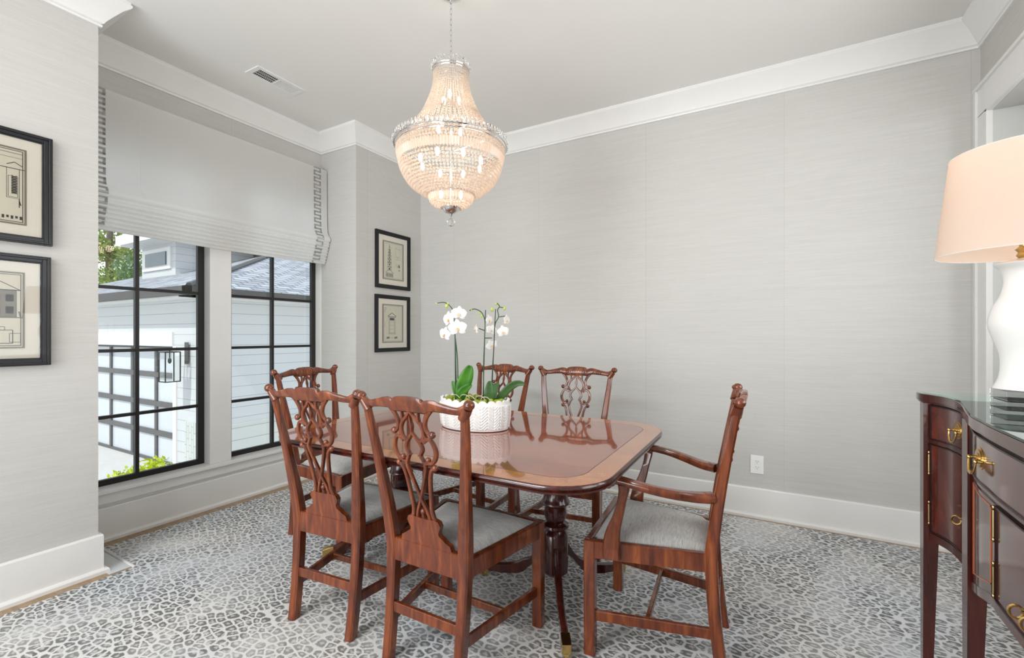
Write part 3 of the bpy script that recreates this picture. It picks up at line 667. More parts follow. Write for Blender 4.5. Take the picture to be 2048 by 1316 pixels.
def make_chair(label, arms=False, group=None):
    t = empty('dining_armchair' if arms else 'dining_chair', (0,0,0), 0, label, 'chair', group); W = M['mahog']
    make_crest(t, W); make_splat(t, W)
    FX = .262; FY = .44
    for s_ in (-1, 1):     # back posts, foot to crest in one sweep
        m = MB(); rings = []
        for z in (0, .05, .12, .20, .28, .35, .41, .45, .52, .60, .70, .80, .88, .945):
            wx = .038+.008*math.exp(-((z-.47)/.22)**2)-(.010*max(0, z-.55)/.4); wy = .042 if z < .45 else .044-.019*(z-.45)/.5
            rings.append(ring8(s_*post_x(z), post_y(z), z, wx, wy, .006))
        m.loft(rings); m.build('back_post', W, t, smooth=35)
    for s_ in (-1, 1):
        m = MB(); m.loft([ring8(s_*(FX-.021), FY-.021, z, .042, .042, .004) for z in (0, .2, .435)]); m.build('leg', W, t, smooth=25)
    m = MB(); zt, zb = .437, .372      # seat rails
    def bar(m, a, b, w_, z0, z1, ch=.003):
        a = Vector(a); b = Vector(b); d = (b-a).normalized(); nn = Vector((-d.y, d.x))*w_/2; r_ = []
        for p in (a, b):
            zz0, zz1 = (z0, z1) if not isinstance(z0, tuple) else ((z0[0], z1[0]) if p == a else (z0[1], z1[1]))
            r_.append([(p.x-nn.x, p.y-nn.y, zz0), (p.x+nn.x, p.y+nn.y, zz0), (p.x+nn.x, p.y+nn.y, zz1-ch), (p.x+nn.x*.7, p.y+nn.y*.7, zz1), (p.x-nn.x*.7, p.y-nn.y*.7, zz1), (p.x-nn.x, p.y-nn.y, zz1-ch)])
        m.loft(r_)
    bar(m, (-FX+.02, FY-.014), (FX-.02, FY-.014), .026, zb, zt)
    bar(m, (-.15, -.004), (.15, -.004), .030, zb-.004, zt+.016)
    for s_ in (-1, 1): bar(m, (s_*.170, 0), (s_*(FX-.014), FY-.02), .026, zb, zt)
    m.build('seat_rail', W, t, smooth=25)
    m = MB()            # slip seat cushion, slightly domed
    g = 14; vs_ = []; fs = []
    for j in range(g+1):
        v_ = j/g; y = .012+(FY-.026-.012)*v_; hw = .150+(FX-.022-.150)*v_
        for i in range(g+1):
            u = -1+2*i/g; e = min(1, (1-abs(u))*7, v_*9, (1-v_)*7); z = .430+.020*(max(0, e)**.5)+.022*(1-u*u)*math.sin(math.pi*min(1, v_*.9+.08))
            vs_.append((u*hw, y, z))
    for j in range(g):
        for i in range(g): k = j*(g+1)+i; fs.append((k, k+1, k+g+2, k+g+1))
    m.add(vs_, fs); m.add([(-.150, .012, .41), (.150, .012, .41), (FX-.022, FY-.026, .41), (-FX+.022, FY-.026, .41)], [(0, 1, 2, 3)])
    edge = [j*(g+1) for j in range(g+1)]
    m.loft([[(-.150, .012, .41), (.150, .012, .41), (FX-.022, FY-.026, .41), (-FX+.022, FY-.026, .41)], [(-.150, .012, .432), (.150, .012, .432), (FX-.022, FY-.026, .432), (-FX+.022, FY-.026, .432)]], caps=False)
    m.build('seat', M['seat'], t, smooth=60)
    def st(a, b, w_, z0, z1): mm = MB(); bar(mm, a, b, w_, z0, z1); mm.build('stretcher', W, t, smooth=25)
    for s_ in (-1, 1): st((s_*.162, -.018), (s_*(FX-.021), FY-.021), .018, .130, .166)
    st((-.205, .215), (.205, .215), .016, .134, .160)
    st((-.150, -.020), (.150, -.020), .018, .178, .214)
    if arms:
        for s_ in (-1, 1):
            m = MB()
            path = cr([(s_*.196, -.010, .645), (s_*.222, .05, .647), (s_*.258, .12, .658), (s_*.280, .19, .671), (s_*.280, .25, .680), (s_*.270, .30, .684), (s_*.267, .328, .680)], 5)
            rings = []
            for i, p in enumerate(path):
                tt = i/(len(path)-1); w_ = .054-.018*math.sin(math.pi*tt)-.006*tt; h_ = .034-.008*tt
                a = path[max(0, i-1)]; b = path[min(len(path)-1, i+1)]; d = Vector(b)-Vector(a); d.z = 0; d.normalize(); nn = Vector((-d.y, d.x, 0)); P0 = Vector(p)
                rings.append([P0+nn*(w_/2)*c_+Vector((0, 0, h_/2*s2)) for c_, s2 in ((-1, -.4), (-.6, -1), (.6, -1), (1, -.4), (1, .4), (.6, 1), (-.6, 1), (-1, .4))])
            m.loft(rings)
            m.ell((s_*.267, .334, .674), .019, .020, .018, 10, 7); m.tube([(s_*.249, .340, .666), (s_*.285, .340, .666)], .014, 12)
            am = m.build('arm', W, t, smooth=45)
            m = MB(); rings = []
            for (y, z, w_, d_) in cr([(.333, .385, .028, .064), (.335, .43, .028, .062), (.327, .49, .028, .052), (.308, .55, .028, .038), (.292, .61, .028, .032), (.284, .65, .028, .036), (.284, .672, .028, .040)], 4):
                f_ = (z-.43)/.24; x_ = s_*(.247+.012*(y-.3)+.024*max(0, f_))
                rings.append(ring8(x_+s_*.006, y, z, w_, d_, .005))
            m.loft(rings); m.build('arm_support', W, t, smooth=45)
    return t
def put(o, loc, rz, label=None):
    o.location = loc; o.rotation_euler = (0, 0, R(rz))
    if label: o['label'] = label
    return o
G = 'side chairs around the dining table'
cB = make_chair('mahogany side chair with its pierced back to the camera, nearest, in front of the planter', False, G)
put(cB, (-1.082, 1.290, 0), 0)
put(copy_tree(cB), (-1.62, 1.285, 0), 5, 'mahogany side chair on the near side of the table, the one closer to the window')
put(copy_tree(cB), (-2.515, 1.910, 0), -83, 'mahogany side chair at the window end of the table, facing along it')
put(copy_tree(cB), (-1.663, 2.70, 0), 171, 'mahogany side chair on the wall side, seen behind the white planter')
put(copy_tree(cB), (-1.082, 2.692, 0), 187, 'mahogany side chair by the back wall, its carved back in view right of planter')
put(make_chair('mahogany armchair with curved arms at the near-right head of the table', True), (-.192, 1.927, 0), 93.8)

# ---------------------------------------------------------------- dining table
TT = .750
table = empty('dining_table', (-1.262, 1.85, 0), 0, 'glossy mahogany pedestal dining table with pale banded edge and rounded corners', 'table')
def rrect(hx, hy, r, n=10):
    pts = []
    for cx_, cy_, a0 in ((hx-r, hy-r, 0), (-hx+r, hy-r, 90), (-hx+r, -hy+r, 180), (hx-r, -hy+r, 270)):
        for i in range(n+1): a = R(a0+90*i/n); pts.append((cx_+r*math.cos(a), cy_+r*math.sin(a)))
    return pts
HX, HY, CRN = .817, .582, .20
def inset(d): return rrect(HX-d, HY-d, max(.03, CRN-d))
m = MB()
edge = [(0.012, TT-.032), (.002, TT-.028), (.000, TT-.022), (.006, TT-.019), (.002, TT-.016), (-.002, TT-.010), (0, TT-.004), (.004, TT)]
rings = [[(x_, y_, z) for x_, y_ in inset(d)] for d, z in edge]
m.loft(rings, 0, caps=False)
m.loft([[(x_, y_, TT) for x_, y_ in inset(.004)], [(x_, y_, TT) for x_, y_ in inset(.088)]], 1, caps=False)
m.loft([[(x_, y_, TT) for x_, y_ in inset(.088)], [(x_, y_, TT) for x_, y_ in inset(.091)]], 2, caps=False)
inner = inset(.091); m.add([(x_, y_, TT) for x_, y_ in inner], [tuple(range(len(inner)))], 3)
bot_ = inset(.012); m.add([(x_, y_, TT-.032) for x_, y_ in bot_], [tuple(range(len(bot_)))], 0)
m.build('tabletop', [M['mahogd'], M['tband'], M['sidebead'], M['ttop']], table, smooth=40)
m = MB(); m.box(-.62, .62, -.36, .36, TT-.075, TT-.032); m.build('apron', M['mahogd'], table, smooth=0, bevel=.003)
def pedestal(px_, angs):
    p = MB()
    p.lathe([(.10, TT-.075), (.10, TT-.085), (.06, TT-.092), (.044, TT-.11), (.043, .62), (.046, .55), (.052, .49), (.059, .458), (.064, .452), (.066, .444), (.060, .436), (.048, .430), (.050, .415), (.053, .395), (.048, .372), (.040, .358), (.050, .352), (.060, .346), (.062, .336), (.052, .330), (.046, .322), (.052, .312), (.058, .300), (.058, .13), (.045, .115), (.02, .105)], 28)
    pm = p.build('pedestal', M['mahogd'], table, smooth=35); pm.location = (px_, .07, 0)
    for a in angs:
        m = MB(); A = R(a); dx, dy = math.cos(A), math.sin(A); rings = []
        for r_, z, h_, w_ in cr([(.035, .250, .12, .036), (.07, .215, .095, .034), (.12, .150, .07, .032), (.19, .100, .055, .030), (.27, .075, .048, .029), (.33, .064, .042, .028), (.372, .054, .036, .027)], 5):
            n_ = Vector((-dy, dx, 0))*w_/2; c_ = Vector((dx*r_, dy*r_, z)); tl = Vector((-dx*.35, -dy*.35, 1))*h_/2 if r_ < .15 else Vector((dx*.12, dy*.12, 1))*h_/2
            rings.append([c_-n_-tl*.9, c_+n_-tl*.9, c_+n_+tl*.7, c_+n_*.4+tl, c_-n_*.4+tl, c_-n_+tl*.7])
        m.loft(rings); lg = m.build('leg', M['mahogd'], table, smooth=45); lg.location = (px_, .07, 0)
        m = MB(); n_ = Vector((-dy, dx, 0)); rings = []
        for r_, z, h_, w_ in ((.358, .054, .046, .036), (.408, .046, .042, .036), (.414, .046, .036, .032)):
            c_ = Vector((dx*r_, dy*r_, z)); k = n_*w_/2; rings.append([c_-k-Vector((0, 0, h_/2)), c_+k-Vector((0, 0, h_/2)), c_+k+Vector((0, 0, h_/2)), c_-k+Vector((0, 0, h_/2))])
        m.loft(rings)
        c_ = Vector((dx*.392, dy*.392, .014)); m.tube([c_-n_*.009, c_+n_*.009], .0135, 14); m.tube([c_+Vector((0, 0, .0)), c_+Vector((0, 0, .022))], .007, 8)
        m.build('brass_caster', M['brass'], lg, smooth=30, bevel=.001, label='brass toe cap and caster')
pedestal(.405, (-60, 58, 180)); pedestal(-.545, (125, 228, 0))

# ---------------------------------------------------------------- planter with orchids
PC = Vector((-1.298, 1.905, TT))
pot = empty('planter', PC, 0, 'oval white planter with chevron relief standing on the dining table', 'planter')
AX, AY = .183, .122
m = MB(); n = 132; rows = []
def potpt(th, h, off=0):
    s_ = 1+.05*(h/.145)+.03*math.sin(math.pi*h/.145); r_ = 1+off
    return (AX*s_*r_*math.cos(th), AY*s_*r_*math.sin(th), h)
nh = 56
for i in range(nh+1):
    h = .004+.134*i/nh; ring = []
    for j in range(n*2):
        th = math.pi*j/n; q = (th/(2*math.pi)*16) % 1; tri = abs(q-.5)*2
        ph = (h/.0145-tri*2.3) % 1; off = .030*max(0, min(1, 2.5*math.sin(math.pi*ph)-.8))*(1 if 3 < i < nh-5 else 0)*(.15 if .46 < q < .54 or q < .04 or q > .96 else 1)
        x_, y_, z_ = potpt(th, h, off)
        if i == nh: z_ += .013*abs(math.sin(th*12))
        ring.append((x_, y_, z_))
    rows.append(ring)
inn = []
for (sc, dz) in ((.955, 0), (.93, -.03)):
    inn.append([(x_*sc, y_*sc, z_+dz) for x_, y_, z_ in rows[-1]])
base = [[(x_*.93, y_*.93, 0) for x_, y_, z_ in rows[0]]]
m.loft(base+rows+inn); m.build('pot_body', M['pot'], pot, smooth=40)
m = MB(); m.lathe([(.001, 0), (1, 0)], 40, (0, 0, .118), sx=AX*.93, sy=AY*.93, caps=False); m.build('moss_bed', plain('dark_moss', srgb(96, 104, 44), .9, vary=.3, scale=60), pot, smooth=0)
mb_mesh = None
spots = []
for k in range(20):
    th = 2*math.pi*k/20+.1*random.random(); f_ = .80+.08*random.random(); spots.append((AX*f_*math.cos(th), AY*f_*math.sin(th)))
for k in range(12):
    th = 2*math.pi*k/12; f_ = .5+.1*random.random(); spots.append((AX*f_*math.cos(th), AY*f_*math.sin(th)))
m = MB(); m.ell((0, 0, 0), .016, .015, .014, 10, 7); first = m.build('moss_ball', M['moss'])
for i, (a, b) in enumerate(spots):
    o = first if i == 0 else first.copy()
    if i: COL.objects.link(o)
    o.location = PC+Vector((a, b, .134+.006*random.random())); s_ = .85+.35*random.random(); o.scale = (s_, s_, s_)
    tag(o, 'small yellow-green moss ball among many heaped in the white planter', 'moss ball', 'moss balls filling the white planter')
    o['group'] = 'moss balls filling the white planter'
m = MB()
for a in range(5):
    c0 = PC+Vector((-.08+.045*a, -.090+.02*(a % 2), .150)); m.tube(cr([tuple(c0+Vector((0, 0, 0))), tuple(c0+Vector((.012, -.012, .018))), tuple(c0+Vector((.035, -.004, .020))), tuple(c0+Vector((.05, .006, .004)))], 5), .0018, 6)
tag(m.build('aerial_roots', M['root']), 'thin pale aerial roots looping over the moss balls', 'roots')
def flower_mesh(m, c, face, size, roll=0):
    face = Vector(face).normalized(); up = Vector((0, 0, 1)); rt = up.cross(face).normalized(); up = face.cross(rt)
    Rm = Matrix.Rotation(roll, 3, face); rt = Rm @ rt; up = Rm @ up
    def petal(ang, L, Wd, back=0.0):
        a = rt*math.cos(ang)+up*math.sin(ang); b = face.cross(a); k = 6; vs_ = []; fs = []
        for i in range(k+1):
            t = i/k; hw = Wd*math.sin(math.pi*min(1, .12+.86*t))**.75/2
            for j in (-1, -.5, 0, .5, 1):
                vs_.append(c+a*(L*t)+b*(hw*j)+face*(.10*L*math.sin(t*math.pi)-.05*L*abs(j)*t+back))
        for i in range(k):
            for j in range(4): q = i*5+j; fs.append((q, q+1, q+6, q+5))
        m.add(vs_, fs, 0)
    for a_ in (90, 215, 325): petal(R(a_), size*.5, size*.36, -.001)
    for a_ in (12, 168): petal(R(a_), size*.54, size*.56, .002)
    cc = c+face*size*.08-up*size*.05
    m.ell(cc, size*.06, size*.06, size*.06, 8, 5, 1); m.ell(cc-up*size*.08+face*.004, size*.05, size*.05, size*.08, 8, 5, 1)
def orchid(label, stems, flowers, buds, leaves, stakes=()):
    t = empty('orchid_plant', PC+Vector((0, 0, .13)), 0, label, 'orchid', None); off = -t.location
    fix = lambda p: Vector(p)+off
    for st_ in stems:
        m = MB(); m.tube([fix(p) for p in cr([tuple(q) for q in st_], 5)], .0026, 6); m.build('stem', M['stem'], t)
    for st_ in stakes:
        m = MB(); m.tube([fix(p) for p in st_], .0022, 6); m.build('stake', plain('green_stake', srgb(34, 44, 40), .5), t, label='dark support stake')
    for (c, face, size, roll) in flowers:
        m = MB(); flower_mesh(m, fix(c), face, size, roll); m.build('blossom', [M['petal'], M['lip']], t, smooth=60)
    for (c, r_) in buds:
        m = MB(); m.ell(fix(c), r_*.8, r_*.8, r_, 8, 6); m.build('bud', M['bud'], t)
    for (pts, wd, mt) in leaves:
        m = MB(); q = cr([tuple(p) for p in pts], 5); k = len(q); vs_ = []; fs = []
        for i, p in enumerate(q):
            tt = i/(k-1); a = Vector(q[max(0, i-1)]); b = Vector(q[min(k-1, i+1)]); d = (b-a).normalized(); side = d.cross(Vector((-ST, CT, .15))).normalized()
            hw = wd/2*math.sin(math.pi*min(1, .10+.88*tt))**.6
            for j in (-1, -.5, 0, .5, 1): vs_.append(fix(p)+side*hw*j+Vector((ST, -CT, .3))*(.10*wd*(abs(j)-.5)))
        for i in range(k-1):
            for j in range(4): z_ = i*5+j; fs.append((z_, z_+1, z_+6, z_+5))
        m.add(vs_, fs); lo = m.build('leaf', M[mt], t, smooth=60); sm = lo.modifiers.new('s', 'SOLIDIFY'); sm.thickness = .0018
    return t
FO = 2.30
p = lambda u, v_, F=FO: P(u, v_, F)
cf = Vector((ST, -CT, 0))    # toward the camera
rtv = Vector((CT, ST, 0))
orchid('white orchid on the left of the planter with four large open blossoms',
    [[p(913, 800), p(912, 740), p(911, 690), p(909, 650), p(907, 625), p(900, 612), p(889, 605), p(875, 606)], [p(916, 800, 2.31), p(915, 720, 2.31), p(909, 665, 2.31)]],
    [(p(915, 656, 2.25), cf+rtv*.1, .090, .1), (p(918, 627, 2.29), cf+rtv*.35, .078, -.1), (p(898, 638, 2.33), cf-rtv*.9, .085, .2), (p(890, 668, 2.33), cf-rtv*.8, .078, -.2)],
    [(p(872, 607), .005), (p(893, 612), .010), (p(896, 607), .007)],
    [([p(922, 800, 2.28), p(925, 775, 2.28), p(934, 752, 2.28), p(941, 731, 2.28)], .074, 'leaf'), ([p(915, 797, 2.25), p(922, 786, 2.24), p(932, 777, 2.24), p(943, 769, 2.24)], .040, 'leaf'), ([p(914, 797, 2.32), p(909, 775, 2.32), p(905, 762, 2.33)], .026, 'leaf')],
    [[p(911, 800, 2.30), p(910, 672, 2.30)]])
orchid('slender white orchid in the middle of the planter with one side-turned blossom',
    [[p(968, 800, 2.34), p(967, 740, 2.34), p(969, 680, 2.34), p(970, 648, 2.34), p(968, 634, 2.34), p(961, 623, 2.34), p(949, 618, 2.34), p(939, 621, 2.34)], [p(969, 661, 2.34), p(958, 657, 2.32)]],
    [(p(952, 659, 2.32), cf*.4-rtv, .055, 0), (p(978, 640, 2.36), cf*.5+rtv*.8, .060, .2)],
    [(p(943, 620, 2.34), .005), (p(959, 626, 2.34), .006), (p(963, 632, 2.34), .008)],
    [([p(981, 803, 2.24), p(980, 785, 2.23), p(980, 762, 2.24)], .052, 'leafdark')],
    [[p(966, 800, 2.345), p(971, 620, 2.345)]])
orchid('white orchid on the right of the planter with pale blossoms facing the wall',
    [[p(982, 800, 2.38), p(985, 740, 2.38), p(988, 690, 2.38), p(990, 650, 2.38), p(997, 634, 2.38), p(995, 620, 2.38), p(999, 613, 2.38), p(994, 606, 2.38)], [p(997, 634, 2.38), p(1010, 632, 2.38)], [p(999, 614, 2.38), p(1008, 616, 2.38)], [p(969, 676, 2.36), p(984, 676, 2.37)]],
    [(p(1006, 663, 2.40), cf+rtv*.5, .068, .2), (p(1013, 640, 2.42), cf*.6+rtv, .060, 0), (p(983, 690, 2.41), cf+rtv*.2-Vector((0, 0, .3)), .062, .5), (p(983, 660, 2.42), cf+rtv*.1, .060, -.3)],
    [(p(984, 619, 2.38), .012), (p(1009, 617, 2.38), .010), (p(992, 608, 2.38), .008)],
    [([p(990, 806, 2.27), p(1003, 792, 2.27), p(1018, 776, 2.26), p(1034, 767, 2.25), p(1050, 768, 2.24)], .042, 'leafdark'), ([p(984, 802, 2.34), p(990, 780, 2.36), p(996, 765, 2.38)], .034, 'leafdark')],
    [[p(983, 800, 2.375), p(991, 618, 2.375)]])

# ---------------------------------------------------------------- chandelier
CHX, CHY = -1.405, 1.85
ch = empty('chandelier', (CHX, CHY, H), 0, 'crystal basket chandelier with warm lit bulbs hanging over the dining table', 'chandelier')
L = lambda z: z-H
profU = cr([(.088, 2.555), (.088, 2.50), (.100, 2.44), (.122, 2.38), (.150, 2.32), (.182, 2.26), (.212, 2.205), (.222, 2.182)], 8)
profB = cr([(.270, 2.160), (.268, 2.12), (.257, 2.07), (.236, 2.02), (.200, 1.972), (.150, 1.938), (.118, 1.926)], 8)
profC = cr([(.116, 1.925), (.112, 1.905), (.094, 1.882), (.062, 1.865), (.040, 1.860)], 8)
def resample(pr, step):
    out = [pr[0]]; acc = 0
    for a, b in zip(pr, pr[1:]):
        d = math.hypot(b[0]-a[0], b[1]-a[1]); t = step-acc
        while t <= d: out.append((a[0]+(b[0]-a[0])*t/d, a[1]+(b[1]-a[1])*t/d)); t += step
        acc = (acc+d) % step
    return out
PHI = (1+5**.5)/2
ICO = [Vector(v_).normalized() for v_ in [(-1,PHI,0),(1,PHI,0),(-1,-PHI,0),(1,-PHI,0),(0,-1,PHI),(0,1,PHI),(0,-1,-PHI),(0,1,-PHI),(PHI,0,-1),(PHI,0,1),(-PHI,0,-1),(-PHI,0,1)]]
ICF = [(0,11,5),(0,5,1),(0,1,7),(0,7,10),(0,10,11),(1,5,9),(5,11,4),(11,10,2),(10,7,6),(7,1,8),(3,9,4),(3,4,2),(3,2,6),(3,6,8),(3,8,9),(4,9,5),(2,4,11),(6,2,10),(8,6,7),(9,8,1)]
def bead(m, x_, y_, z_, r_, sz=1):
    m.add([(x_+v_.x*r_, y_+v_.y*r_, z_+v_.z*r_*sz) for v_ in ICO], ICF)
mb = MB()
NS = 54; rsU = resample(profU, .0122)
for i in range(NS):
    a = 2*math.pi*i/NS
    for k, (r_, z) in enumerate(rsU): bead(mb, r_*math.cos(a), r_*math.sin(a), L(z), .0049+.0022*(k/len(rsU)))
def rowbeads(pr, r0, sp, skip=None):
    for k, (r_, z) in enumerate(resample(pr, r0*2.3)):
        if skip and skip(z): continue
        n_ = max(8, int(2*math.pi*r_/(r0*2.35)))
        for i in range(n_):
            a = 2*math.pi*(i+.5*(k % 2))/n_; bead(mb, r_*math.cos(a), r_*math.sin(a), L(z), r0*(.92+.12*random.random()))
band = lambda z: 2.078 < z < 2.118
rowbeads(profB, .0072, 1, band); rowbeads(profC, .0062, 1, lambda z: 1.892 < z < 1.918)
mb.build('crystal_bead_strands', M['bead'], ch, smooth=0, kind='stuff')
mp_ = MB()
def prisms(r0, z0, r1, z1, n_, w_):
    for i in range(n_):
        a = 2*math.pi*i/n_; t_ = (-math.sin(a), math.cos(a)); vs_ = []
        for rr, zz, ww in ((r0, z0, .5), (r0, z0-.15*(z0-z1), 1), (r1, z1+.15*(z0-z1), 1), (r1, z1, .5)):
            for s_, o_ in ((-1, 0), (0, .6), (1, 0), (0, -.6)):
                vs_.append(((rr+o_*w_*.5)*math.cos(a)+t_[0]*s_*w_/2*ww, (rr+o_*w_*.5)*math.sin(a)+t_[1]*s_*w_/2*ww, L(zz)))
        fs = [(3, 2, 1, 0), (12, 13, 14, 15)]
        for q in range(3):
            for j in range(4): fs.append((q*4+j, q*4+(j+1) % 4, q*4+4+(j+1) % 4, q*4+4+j))
        mp_.add(vs_, fs)
prisms(.268, 2.120, .260, 2.076, 120, .0125); prisms(.114, 1.920, .106, 1.890, 56, .0115); prisms(.146, 2.336, .170, 2.290, 60, .010)
mp_.build('crystal_prisms', M['prism'], ch, smooth=0, kind='stuff')
m = MB()
for r_, z, t_ in ((.092, 2.560, .004), (.090, 2.548, .003), (.282, 2.170, .0045), (.276, 2.156, .003), (.119, 1.928, .003), (.050, 1.862, .003)):
    m.tube([(r_*math.cos(2*math.pi*i/48), r_*math.sin(2*math.pi*i/48), L(z)) for i in range(48)], t_, 6, closed=True)
for i in range(6):
    a = math.pi/3*i; m.tube([(.02*math.cos(a), .02*math.sin(a), L(2.575)), (.09*math.cos(a), .09*math.sin(a), L(2.560))], .003, 5)
    m.tube([(.02*math.cos(a), .02*math.sin(a), L(2.15)), (.275*math.cos(a), .275*math.sin(a), L(2.165))], .003, 5)
m.tube([(0, 0, L(2.60)), (0, 0, L(1.86))], .006, 8)
m.build('metal_frame', M['chrome'], ch, smooth=40)
# pierced galleries: crystal petals round the two rings
for r_, z, n_, w_, h_ in ((.096, 2.566, 30, .017, .028), (.286, 2.172, 84, .018, .032)):
    m = MB()
    for i in range(n_):
        a = 2*math.pi*i/n_; m.ell((r_*1.01*math.cos(a), r_*1.01*math.sin(a), L(z)+h_*.45), .004, w_/2, h_/2, 6, 4, M=Matrix.Rotation(a, 3, 'Z'))
    m.build('crystal_gallery', M['clear'], ch, smooth=0)
m = MB(); m.lathe([(.045, L(1.862)), (.040, L(1.850)), (.026, L(1.838)), (.010, L(1.832)), (.006, L(1.822)), (.001, L(1.815))], 20); m.build('finial_cup', M['chrome'], ch, smooth=40)
m = MB(); m.tube([(0, 0, L(1.822)), (0, 0, L(1.808))], .0015, 6); m.build('finial_wire', M['chrome'], ch)
m = MB(); m.ell((0, 0, L(1.789)), .0205, .0205, .0205, 14, 10); m.build('finial_ball', M['clear'], ch, smooth=0)
m = MB(); zz = 2.603; k = 0
while zz < H-.02:
    o_ = [(.006*math.cos(t)*(1 if k % 2 else 0), .006*math.cos(t)*(0 if k % 2 else 1), L(zz)+.0165+.0165*math.sin(t)) for t in [2*math.pi*i/12 for i in range(12)]]
    m.tube(o_, .0016, 5, closed=True); zz += .027; k += 1
m.build('chain', M['chrome'], ch); m = MB(); m.lathe([(.055, 0), (.055, -.006), (.03, -.02), (.01, -.028)], 24); m.build('ceiling_canopy', M['chrome'], ch, smooth=40)
for i, (rr, zz_, off) in enumerate([(.16, 2.09, .3)]*8+[(.08, 2.28, 0)]*4+[(.045, 2.42, .5)]*3+[(.05, 1.93, .2)]*2):
    nn_ = 8 if i < 8 else (4 if i < 12 else (3 if i < 15 else 2)); a = 2*math.pi*(i+off)/nn_
    m = MB(); m.ell((0, 0, 0), .010, .010, .022, 10, 8); b_ = m.build('bulb', M['bulb'], ch); b_.location = (rr*math.cos(a), rr*math.sin(a), L(zz_))
for rr, zz_, nn_, pw in ((.10, 2.06, 3, .55), (.0, 2.34, 1, .66), (.0, 1.93, 1, .2)):
    for i in range(nn_):
        a = 2*math.pi*i/max(1, nn_)+.4; d = bpy.data.lights.new('chandelier_glow', 'POINT'); d.energy = pw; d.color = (1, .78, .60); d.shadow_soft_size = .035
        o = bpy.data.objects.new('chandelier_glow', d); COL.objects.link(o); o.location = (CHX+rr*math.cos(a), CHY+rr*math.sin(a), zz_)

# ---------------------------------------------------------------- sideboard
SYC = 1.195; STZ = 1.020
ctrl = [(2.115, .459), (2.07, .459), (2.02, .483), (1.968, .499), (1.878, .502), (1.795, .490), (1.666, .461), (1.547, .437), (1.462, .430), (1.373, .423), (1.195, .418)]
curve = cr(ctrl, 5); curve = curve+[(2*SYC-a, b) for a, b in reversed(curve[:-1])]     # (y, x), from far to near
def sx_at(y):
    for (y0, x0), (y1, x1) in zip(curve, curve[1:]):
        if y1 <= y <= y0: return x0+(x1-x0)*(y0-y)/(y0-y1+1e-9)
    return .465
XBK = 1.0
sb = empty('sideboard', (0, 0, 0), 0, 'dark mahogany serpentine sideboard with brass pulls against the right wall', 'sideboard')
def slab(m, off, z0, z1, ya=None, yb=None, back=XBK, mi=0, ext=0):
    ya = 2.115 if ya is None else ya; yb = 2*SYC-2.115 if yb is None else yb
    ys = [ya]+[c[0] for c in curve if yb < c[0] < ya]+[yb]
    front = [(sx_at(y)+off, y) for y in ys]; poly = front+[(back, yb), (back, ya)]
    m.prism(poly, lambda u, v_, w_: (u, v_, w_), z0, z1, mi)
m = MB(); slab(m, 0, STZ-.030, STZ-.006); slab(m, .004, STZ-.036, STZ-.030); m.build('top', M['side'], sb, smooth=30, bevel=.0015)
m = MB(); slab(m, .003, STZ-.0055, STZ); gl = m.build('glass_sheet', M['topglass'], smooth=30); tag(gl, 'clear glass sheet cut to the curved top of the sideboard', 'glass top')
m = MB(); e_ = .012
slab(m, e_+.010, .515, STZ-.036, 2.095, 1.725); slab(m, e_+.010, .610, STZ-.036, 1.725, 2*SYC-1.725); slab(m, e_+.010, .515, STZ-.036, 2*SYC-1.725, 2*SYC-2.095)
m.build('carcass', M['side'], sb, smooth=30)
def strip(m, ya, yb, z0, z1, off, th=.008, mi=0):
    ys = [ya]+[c[0] for c in curve if yb < c[0] < ya]+[yb]; ring = []
    for y in ys:
        x_ = sx_at(y)+off; a_ = z0(y) if callable(z0) else z0; b_ = z1(y) if callable(z1) else z1
        ring.append([(x_, y, a_), (x_, y, b_), (x_+th, y, b_), (x_+th, y, a_)])
    m.loft(ring, mi)
def panel(name, ya, yb, z0, z1):
    m = MB(); strip(m, ya, yb, z0, z1, e_+.002, .012); return m.build(name, M['sidepanel'], sb, smooth=30)
def beadring(parent, ya, yb, z0, z1):
    m = MB(); g = .004
    strip(m, ya+g, yb-g, z0-g, z0, e_-.001, .012); strip(m, ya+g, yb-g, z1, z1+g, e_-.001, .012); strip(m, ya+g, ya, z0, z1, e_-.001, .012); strip(m, yb, yb-g, z0, z1, e_-.001, .012)
    m.build('cock_bead', M['sidebead'], parent, smooth=30)
def basis(y):
    d = Vector((sx_at(y-.01)-sx_at(y+.01), -.02, 0)).normalized(); n_ = Vector((d.y, -d.x, 0))
    if n_.x > 0: n_ = -n_
    return Vector((sx_at(y)+e_+.002, y, 0)), d, n_
def oval_pull(parent, y, z, s_=1.0):
    c, d, n_ = basis(y); c.z = z; m = MB(); up = Vector((0, 0, 1))
    for r_, o_ in ((1, 0), (.8, .003), (.45, .005), (.25, .007)):
        ring = [c+d*(.034*s_*r_*math.cos(a))+up*(.027*s_*r_*math.sin(a)+.004)+n_*(o_+.001) for a in [2*math.pi*i/24 for i in range(24)]]
        ring0 = [p_-n_*.003 for p_ in ring]; m.loft([ring0, ring])
    for q in (-1, 1): m.tube([c+d*(.028*s_*q)+n_*.002, c+d*(.028*s_*q)+n_*.013], .0035, 8); m.ell(c+d*(.028*s_*q)+n_*.014, .005, .005, .005, 8, 6)
    bail = [c+d*(.029*s_*math.cos(a))+up*(-.034*s_*math.sin(a))+n_*(.014+.003*math.sin(a)) for a in [math.pi*i/14 for i in range(15)]]
    m.tube(bail, [.0022+.0014*math.sin(math.pi*i/14) for i in range(15)], 8)
    m.build('brass_pull', M['brass'], parent, smooth=40)
